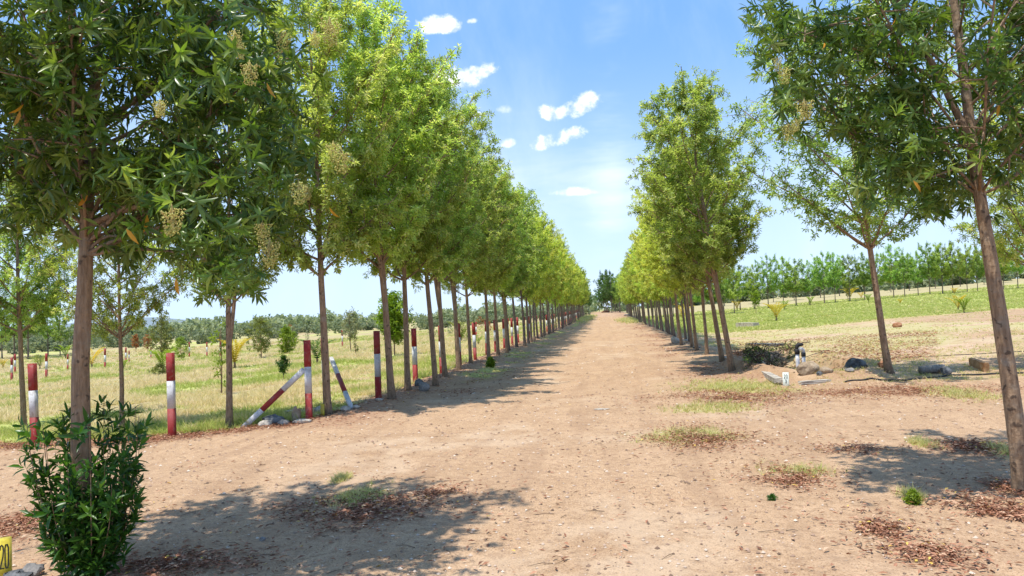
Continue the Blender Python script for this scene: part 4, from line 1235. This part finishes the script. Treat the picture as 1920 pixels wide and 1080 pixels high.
sapling(304, 672, 84, 46, 'leaf_olive', 'tall olive sapling behind the lime palm left of the lone post', 1.1, .2)
sapling(340, 678, 46, 36, 'leaf_lime', 'low lime sapling right behind the lone striped post', 1.1, .2)
sapling(255, 660, 34, 16, 'leaf_red', 'rust red bush on the horizon left of its red twin', 1.2, .3, 'bush', 'bush')
sapling(277, 660, 32, 18, 'leaf_red', 'rust red bush on the horizon next to the tall olive sapling', 1.2, .3, 'bush', 'bush')
sapling(658, 660, 82, 40, 'leaf_haze', 'thin grey green sapling behind the corner trunk', .9, .4)
sapling(667, 668, 48, 8, 'leaf_olive', 'spindly sapling with a dark clump low on its stem', .3, .2)
sapling(208, 650, 60, 22, 'leaf_haze', 'bare twiggy sapling right of the thin young tree', .25, .4)
sapling(415, 738, 130, 10, 'leaf_lime', 'thin staked sapling left of the forked trunk with few lime leaves', .2, .3)
sapling(300, 705, 24, 40, 'leaf_olive', 'low leafy weed clump under the lime palm', 1.2, .1, 'bush', 'bush')
sapling(1418, 588, 42, 20, 'leaf_lime', 'lime sapling standing before the far line near the right row', 1.2, .45)
sapling(1590, 564, 36, 10, 'leaf_olive', 'dark little sapling under the middle of the far line', .7, .3)
sapling(920, 690, 18, 14, 'leaf_lime', 'leafy sprout at the foot of a left row trunk', 1.1, .05, 'sprout', 'sprout')
sapling(1712, 942, 26, 28, 'leaf_lime', 'small bright green weed on the shaded dirt at right', 1, .02, 'weed', 'weed', .03)
sapling(1448, 936, 10, 22, 'leaf_shrub', 'tiny dark weed on the sunny dirt left of the shade', .6, .02, 'weed', 'weed', .02)

wb = random.Random(91)
for i in range(22):
    px = wb.uniform(180, 1000); py = wb.uniform(628, 668) - (px - 180) * .03
    sapling(px, py, wb.uniform(12, 30), wb.uniform(12, 30), wb.choice(['leaf_olive', 'leaf_lime', 'leaf_haze', 'leaf_olive', 'leaf_red']), 'small wild bush, one of many dotted over the far part of the left field', .9, .05, 'wild_bush', 'bush', group='wild bushes dotted over the left field')

# weeds and dead brush over the sides of the pit
rg = np.random.default_rng(44)
def brush(n, mt, name, label, hh, k, Ll, Lw):
    C = []
    while len(C) < n:
        x, y = at(rg.uniform(1398, 1496), rg.uniform(664, 702)); C.append([x, y, zat(x, y) + hh * rg.random() ** 1.5])
    V, T, Q, tt = rosettes(np.array(C), unit(rg.normal(size=(n, 3)) * .7 + [0, 0, .7]), 1.0, k, Ll, Lw, rg, tint=rg.random(n) * .7)
    tag(link(name, npmesh(name, V, T, Q, tt), M[mt]), label, None, None, 'stuff')


brush(150, 'leaf_hero', 'pit_weeds', 'green weeds growing over the sides of the dug pit', .26, 8, .10, .035)
brush(420, 'dark_brush', 'dead_brush', 'dark dead brush tangled round the dug pit', .24, 7, .16, .02)
for i_, (px_, py_) in enumerate([(1418, 683), (1437, 690), (1449, 684), (1470, 697), (1428, 697), (1484, 703)]):
    rock(px_, py_, .3, .25, .2, 'stone_grey' if i_ % 2 else 'stone_dark', 'rubble stone lying among the brush of the pit, one of several alike', 60 + i_, i_, 'rubble stones in the pit')

# ------------------------------------------------------------------ ground cover
def blades(x, y, h, w, nb, tint, rg, spread=.05, bend=.5):
    n = len(x); z = zfun(x, y); idx = np.repeat(np.arange(n), nb); m = n * nb
    hh = h[idx] * (.5 + .6 * rg.random(m)); az = rg.random(m) * 6.28; d = np.stack([np.cos(az), np.sin(az), np.zeros(m)], 1)
    sp = spread * (h[idx] / .2)
    B = np.stack([x[idx], y[idx], z[idx] - .01], 1) + d * (sp * rg.random(m))[:, None]
    tip = B + d * (hh * bend * rg.random(m))[:, None] + np.array([0, 0, 1]) * hh[:, None]
    a2 = rg.random(m) * 6.28; s = np.stack([np.cos(a2), np.sin(a2), np.zeros(m)], 1) * (w[idx] / 2)[:, None]
    V = np.stack([B - s, B + s, tip], 1).reshape(-1, 3); T = np.arange(m * 3).reshape(-1, 3)
    return V, T, np.repeat(np.clip(tint[idx] + (rg.random(m) - .5) * .35, 0, 1), 3)


def scatter_polar(n, rmin, rmax, a0, a1, rg):
    r = rmin * (rmax / rmin) ** rg.random(n); a = a0 + (a1 - a0) * rg.random(n)
    return r * np.sin(a), r * np.cos(a), r


rg = np.random.default_rng(8)
x, y, r = scatter_polar(90000, 10.5, 120, R_(-50), R_(0), rg)
k = in_left_field(x, y); x, y, r = x[k], y[k], r[k]
dry, green, lit, pale = masks(x, y)
cov = fbm(x * .9, y * .9, 91); k = rg.random(len(x)) < (.25 + .9 * sst(cov, .35, .6)); x, y, r, green, cov = x[k], y[k], r[k], green[k], cov[k]
tint = np.where(green > .35, .05 + .35 * rg.random(len(x)), .5 + .5 * rg.random(len(x)))
h = (.05 + .15 * rg.random(len(x)) * sst(cov, .3, .7) + .03) * (1 + r / 120); wd = .006 * (1 + r / 9)
V, T, t = blades(x, y, h, wd, 7, tint, rg, .07, 1.6)
tag(link('dry_grass', npmesh('dry_grass', V, T, None, t), M['straw']), 'straw coloured and green grass tufts over the left field', None, None, 'stuff')

x, y, r = scatter_polar(90000, 36, 150, R_(0), R_(45), rg)
dry, green, lit, pale = masks(x, y); k = (x > 4.3) & (green > .35) & (y > 38) & (rg.random(len(x)) < green); x, y, r = x[k], y[k], r[k]
V, T, t = blades(x, y, .08 + .07 * rg.random(len(x)), .007 * (1 + r / 9), 6, rg.random(len(x)), rg, .08, 1.8)
tag(link('green_grass', npmesh('green_grass', V, T, None, t), M['green_grass']), 'short bright green grass of the right field', None, None, 'stuff')

# tufts in the foreground patches, verge and lot
xs, ys, hs = [], [], []
for cx, cy, rx, ry, k_ in GREENS:
    n = int(min(700, 110 + 420 * rx * ry)) ; q = rg.normal(size=(n, 2)) * [rx, ry] * .5
    xs.append(cx + q[:, 0]); ys.append(cy + q[:, 1]); hs.append((.03 + .05 * rg.random(n)) * (1 + cy / 30))
x, y, r = scatter_polar(26000, 15, 60, R_(-20), R_(46), rg)
dry, green, lit, pale = masks(x, y); k = ((green > .3) | ((x > 4) & (y > 17) & (vnoise(x * 1.5, y * 1.5, 3) > .8))) & (y < 45) & ~in_left_field(x, y)
xs.append(x[k]); ys.append(y[k]); hs.append(.03 + .05 * rg.random(k.sum()))
x = np.concatenate(xs); y = np.concatenate(ys); h = np.concatenate(hs)
V, T, t = blades(x, y, h, .004 * (1 + y / 7), 7, .25 + .75 * rg.random(len(x)), rg, .04, 1.3)
tag(link('verge_grass', npmesh('verge_grass', V, T, None, t * .75), M['straw']), 'small grass tufts on the dirt and road verges', None, None, 'stuff')


# dead leaves
def litter(x, y, rg, size=1.0, lift=.015):
    n = len(x); z = zfun(x, y) + .006 + lift * rg.random(n)
    a = rg.random(n) * 6.28; D = np.stack([np.cos(a), np.sin(a), (rg.random(n) - .4) * .5], 1); N = np.stack([(rg.random(n) - .5), (rg.random(n) - .5), np.ones(n)], 1)
    L = (.028 + .045 * rg.random(n)) * size; tint = rg.random(n) ** 1.2 * .97
    tint = np.where(rg.random(n) < .015, 1.0, tint)
    return leaf_geo(np.stack([x, y, z], 1), D, N, L, L * (.24 + .14 * rg.random(n)), tint)


x, y, r = scatter_polar(150000, 3.0, 70, R_(-50), R_(44), rg)
dry, green, lit, pale = masks(x, y)
k = rg.random(len(x)) < np.clip(lit - .12, 0, 1) * .85 + .004; x, y, r = x[k], y[k], r[k]
x2, y2, r2 = scatter_polar(2200, 2.5, 22, R_(-45), R_(42), rg); k = ~in_left_field(x2, y2); x = np.concatenate([x, x2[k]]); y = np.concatenate([y, y2[k]]); r = np.concatenate([r, r2[k]])
V, T, Q, t = litter(x, y, rg, 1.0)
V = V.reshape(-1, 4, 3); c0_ = V[:, :1]; V = (c0_ + (V - c0_) * (1 + np.clip(r - 12, 0, 60) / 25)[:, None, None]).reshape(-1, 3)
tag(link('leaf_litter', npmesh('leaf_litter', V, T, Q, t), M['litter']), 'reddish brown dead leaves lying along the rows and in patches', None, None, 'stuff')
# denser heaps at the named patches
xs, ys = [], []
for cx, cy, rx, ry, k_ in LITTER:
    n = int(min(6000, 500 + 3800 * rx * ry) * k_); q = rg.standard_t(3.0, size=(n, 2)) * [rx, ry] * .38; xs.append(cx + q[:, 0]); ys.append(cy + q[:, 1])
n = 14000; xx = -4.7 - 9 * rg.random(n); yf = np.interp(xx, FX, FY); xs.append(xx); ys.append(yf - .35 + rg.normal(size=n) * .28)
x = np.concatenate(xs); y = np.concatenate(ys); k = vnoise(x * 3.3, y * 3.3, 8) * .6 + vnoise(x * 9, y * 9, 18) * .4 > .36; x, y = x[k], y[k]
V, T, Q, t = litter(x, y, rg, .9, .03)
tag(link('leaf_heap', npmesh('leaf_heap', V, T, Q, t), M['litter']), 'thicker drifts of dead leaves on the dirt', None, None, 'stuff')
# short fallen twigs
x, y, r = scatter_polar(420, 3, 24, R_(-44), R_(42), rg); k = ~in_left_field(x, y); b = Buf()
for xx, yy in zip(x[k], y[k]):
    a = rg.random() * 6.28; L = .05 + .12 * rg.random(); d = np.array([math.cos(a), math.sin(a)]) * L
    P = [(xx, yy, zat(xx, yy) + .004), (xx + d[0] * .5 + .01, yy + d[1] * .5, zat(xx, yy) + .012), (xx + d[0], yy + d[1], zat(xx + d[0], yy + d[1]) + .004)]
    v, t2, q2 = tube(P, [.003, .0028, .0015], 3, False); b.add(v, t2, q2)
tag(link('fallen_twigs', b.mesh('fallen_twigs'), M['bark']), 'short dry twigs scattered over the dirt', None, None, 'stuff')

x, y, r = scatter_polar(26000, 15.5, 62, R_(3), R_(46), rg)
k = (x > 4.1) & (y > 15.6) & (vnoise(x * .8, y * .8, 71) > .42); x, y, r = x[k], y[k], r[k]
V, T, t = blades(x, y, .03 + .06 * rg.random(len(x)), .005 * (1 + r / 8), 5, .15 + .85 * rg.random(len(x)), rg, .08, 2.2)
tag(link('stubble', npmesh('stubble', V, T, None, t), M['straw']), 'thin dry stubble and weeds over the bare lot on the right', None, None, 'stuff')
x, y, r = scatter_polar(9000, 21, 34, R_(9), R_(22), rg); k = vnoise(x * .9, y * .9, 5) > .35; x, y = x[k], y[k]
V, T, Q, t = litter(x, y, rg, 1.6, .08)
tag(link('brush_litter', npmesh('brush_litter', V, T, Q, t), M['litter']), 'brownish dry brush litter lying on the lot beyond the pit', None, None, 'stuff')

# pebbles and clods
x, y, r = scatter_polar(14000, 2.5, 34, R_(-46), R_(44), rg); k = ~in_left_field(x, y); x, y, r = x[k], y[k], r[k]
n = len(x); s = (.004 + .009 * rg.random(n) ** 3) * (1 + r / 12); z = zfun(x, y) + s * .2
o = np.array([[1, 0, 0], [-1, 0, 0], [0, 1, 0], [0, -1, 0], [0, 0, .7], [0, 0, -.7]], float)
V = (np.stack([x, y, z], 1)[:, None] + (o[None] * (.7 + .6 * rg.random((n, 6, 1)))) * s[:, None, None]).reshape(-1, 3)
f = np.array([[0, 2, 4], [2, 1, 4], [1, 3, 4], [3, 0, 4]]); T = (np.arange(n)[:, None, None] * 6 + f[None]).reshape(-1, 3)
m_, t_ = mat('pebble'); c = t_.ramp(t_.attr('tint'), [(0, (.14, .09, .06)), (.5, (.36, .24, .17)), (1, (.6, .5, .4))]); finish(t_, bsdf(t_, c, .9, .2)); M['pebble'] = m_
tag(link('gravel', npmesh('gravel', V, T, None, np.repeat(rg.random(n), 6)), M['pebble']), 'small pebbles and clods strewn over the dirt', None, None, 'stuff')

# ------------------------------------------------------------------ far wood on the horizon and a low hill
def far_wood(name, label, px0, px1, dist, hgt, seed, n):
    rg = np.random.default_rng(seed); C = []; 
    for i in range(n):
        px = px0 + (px1 - px0) * rg.random(); d = ray(px, 620); d = d / np.hypot(d[0], d[1]); R = dist * rg.uniform(.72, 1.25); x, y = d[0] * R, d[1] * R
        H = hgt * (.45 + .9 * vnoise(px * .045, 3, seed) * rg.uniform(.6, 1.1)); Wd = H * rg.uniform(.45, .8); z = float(zbase(x, y))
        m = 26; q = unit(rg.normal(size=(m, 3))) * rg.uniform(.6, 1, (m, 1)); C.append(np.array([x, y, z + H * .45]) + q * [Wd, Wd, H * .55])
    C = np.concatenate(C)
    V, T, Q, t = rosettes(C, unit(rg.normal(size=C.shape) + [0, 0, .4]), 1.0, 5, hgt * .22, hgt * .16, rg)
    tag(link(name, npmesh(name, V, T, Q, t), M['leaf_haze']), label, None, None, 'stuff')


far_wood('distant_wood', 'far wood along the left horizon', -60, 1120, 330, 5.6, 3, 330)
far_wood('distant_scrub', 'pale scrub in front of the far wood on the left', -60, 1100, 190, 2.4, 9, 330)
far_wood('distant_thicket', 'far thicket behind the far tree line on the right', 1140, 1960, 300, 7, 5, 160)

m_, t_ = mat('hazed_hill'); finish(t_, bsdf(t_, t_.mix(t_.noise(.02, 4), (.17, .22, .26), (.22, .26, .27)), .95, .05)); M['hill'] = m_  # distance haze painted into the hill colour as blue
hx = np.linspace(-1, 1, 41); hy = np.linspace(-1, 1, 17); gx, gy = np.meshgrid(hx, hy)
d = ray(240, 620); hc = d[:2] / np.hypot(*d[:2]) * 1300
prof = np.maximum(0, 1 - np.abs(gx) ** 1.6) * np.maximum(0, 1 - gy ** 2) * (.75 + .5 * fbm(gx * 3 + 5, gy * 3, 4))
V = np.stack([hc[0] + gx * 190, hc[1] + gy * 150, -9 + prof * 24], -1).reshape(-1, 3)
i = np.arange(16)[:, None] * 41 + np.arange(40)[None]; Q = np.stack([i, i + 1, i + 42, i + 41], -1).reshape(-1, 4)
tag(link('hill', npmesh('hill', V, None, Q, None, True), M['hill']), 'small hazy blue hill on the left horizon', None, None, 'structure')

sc.render.resolution_x = 1024; sc.render.resolution_y = 576
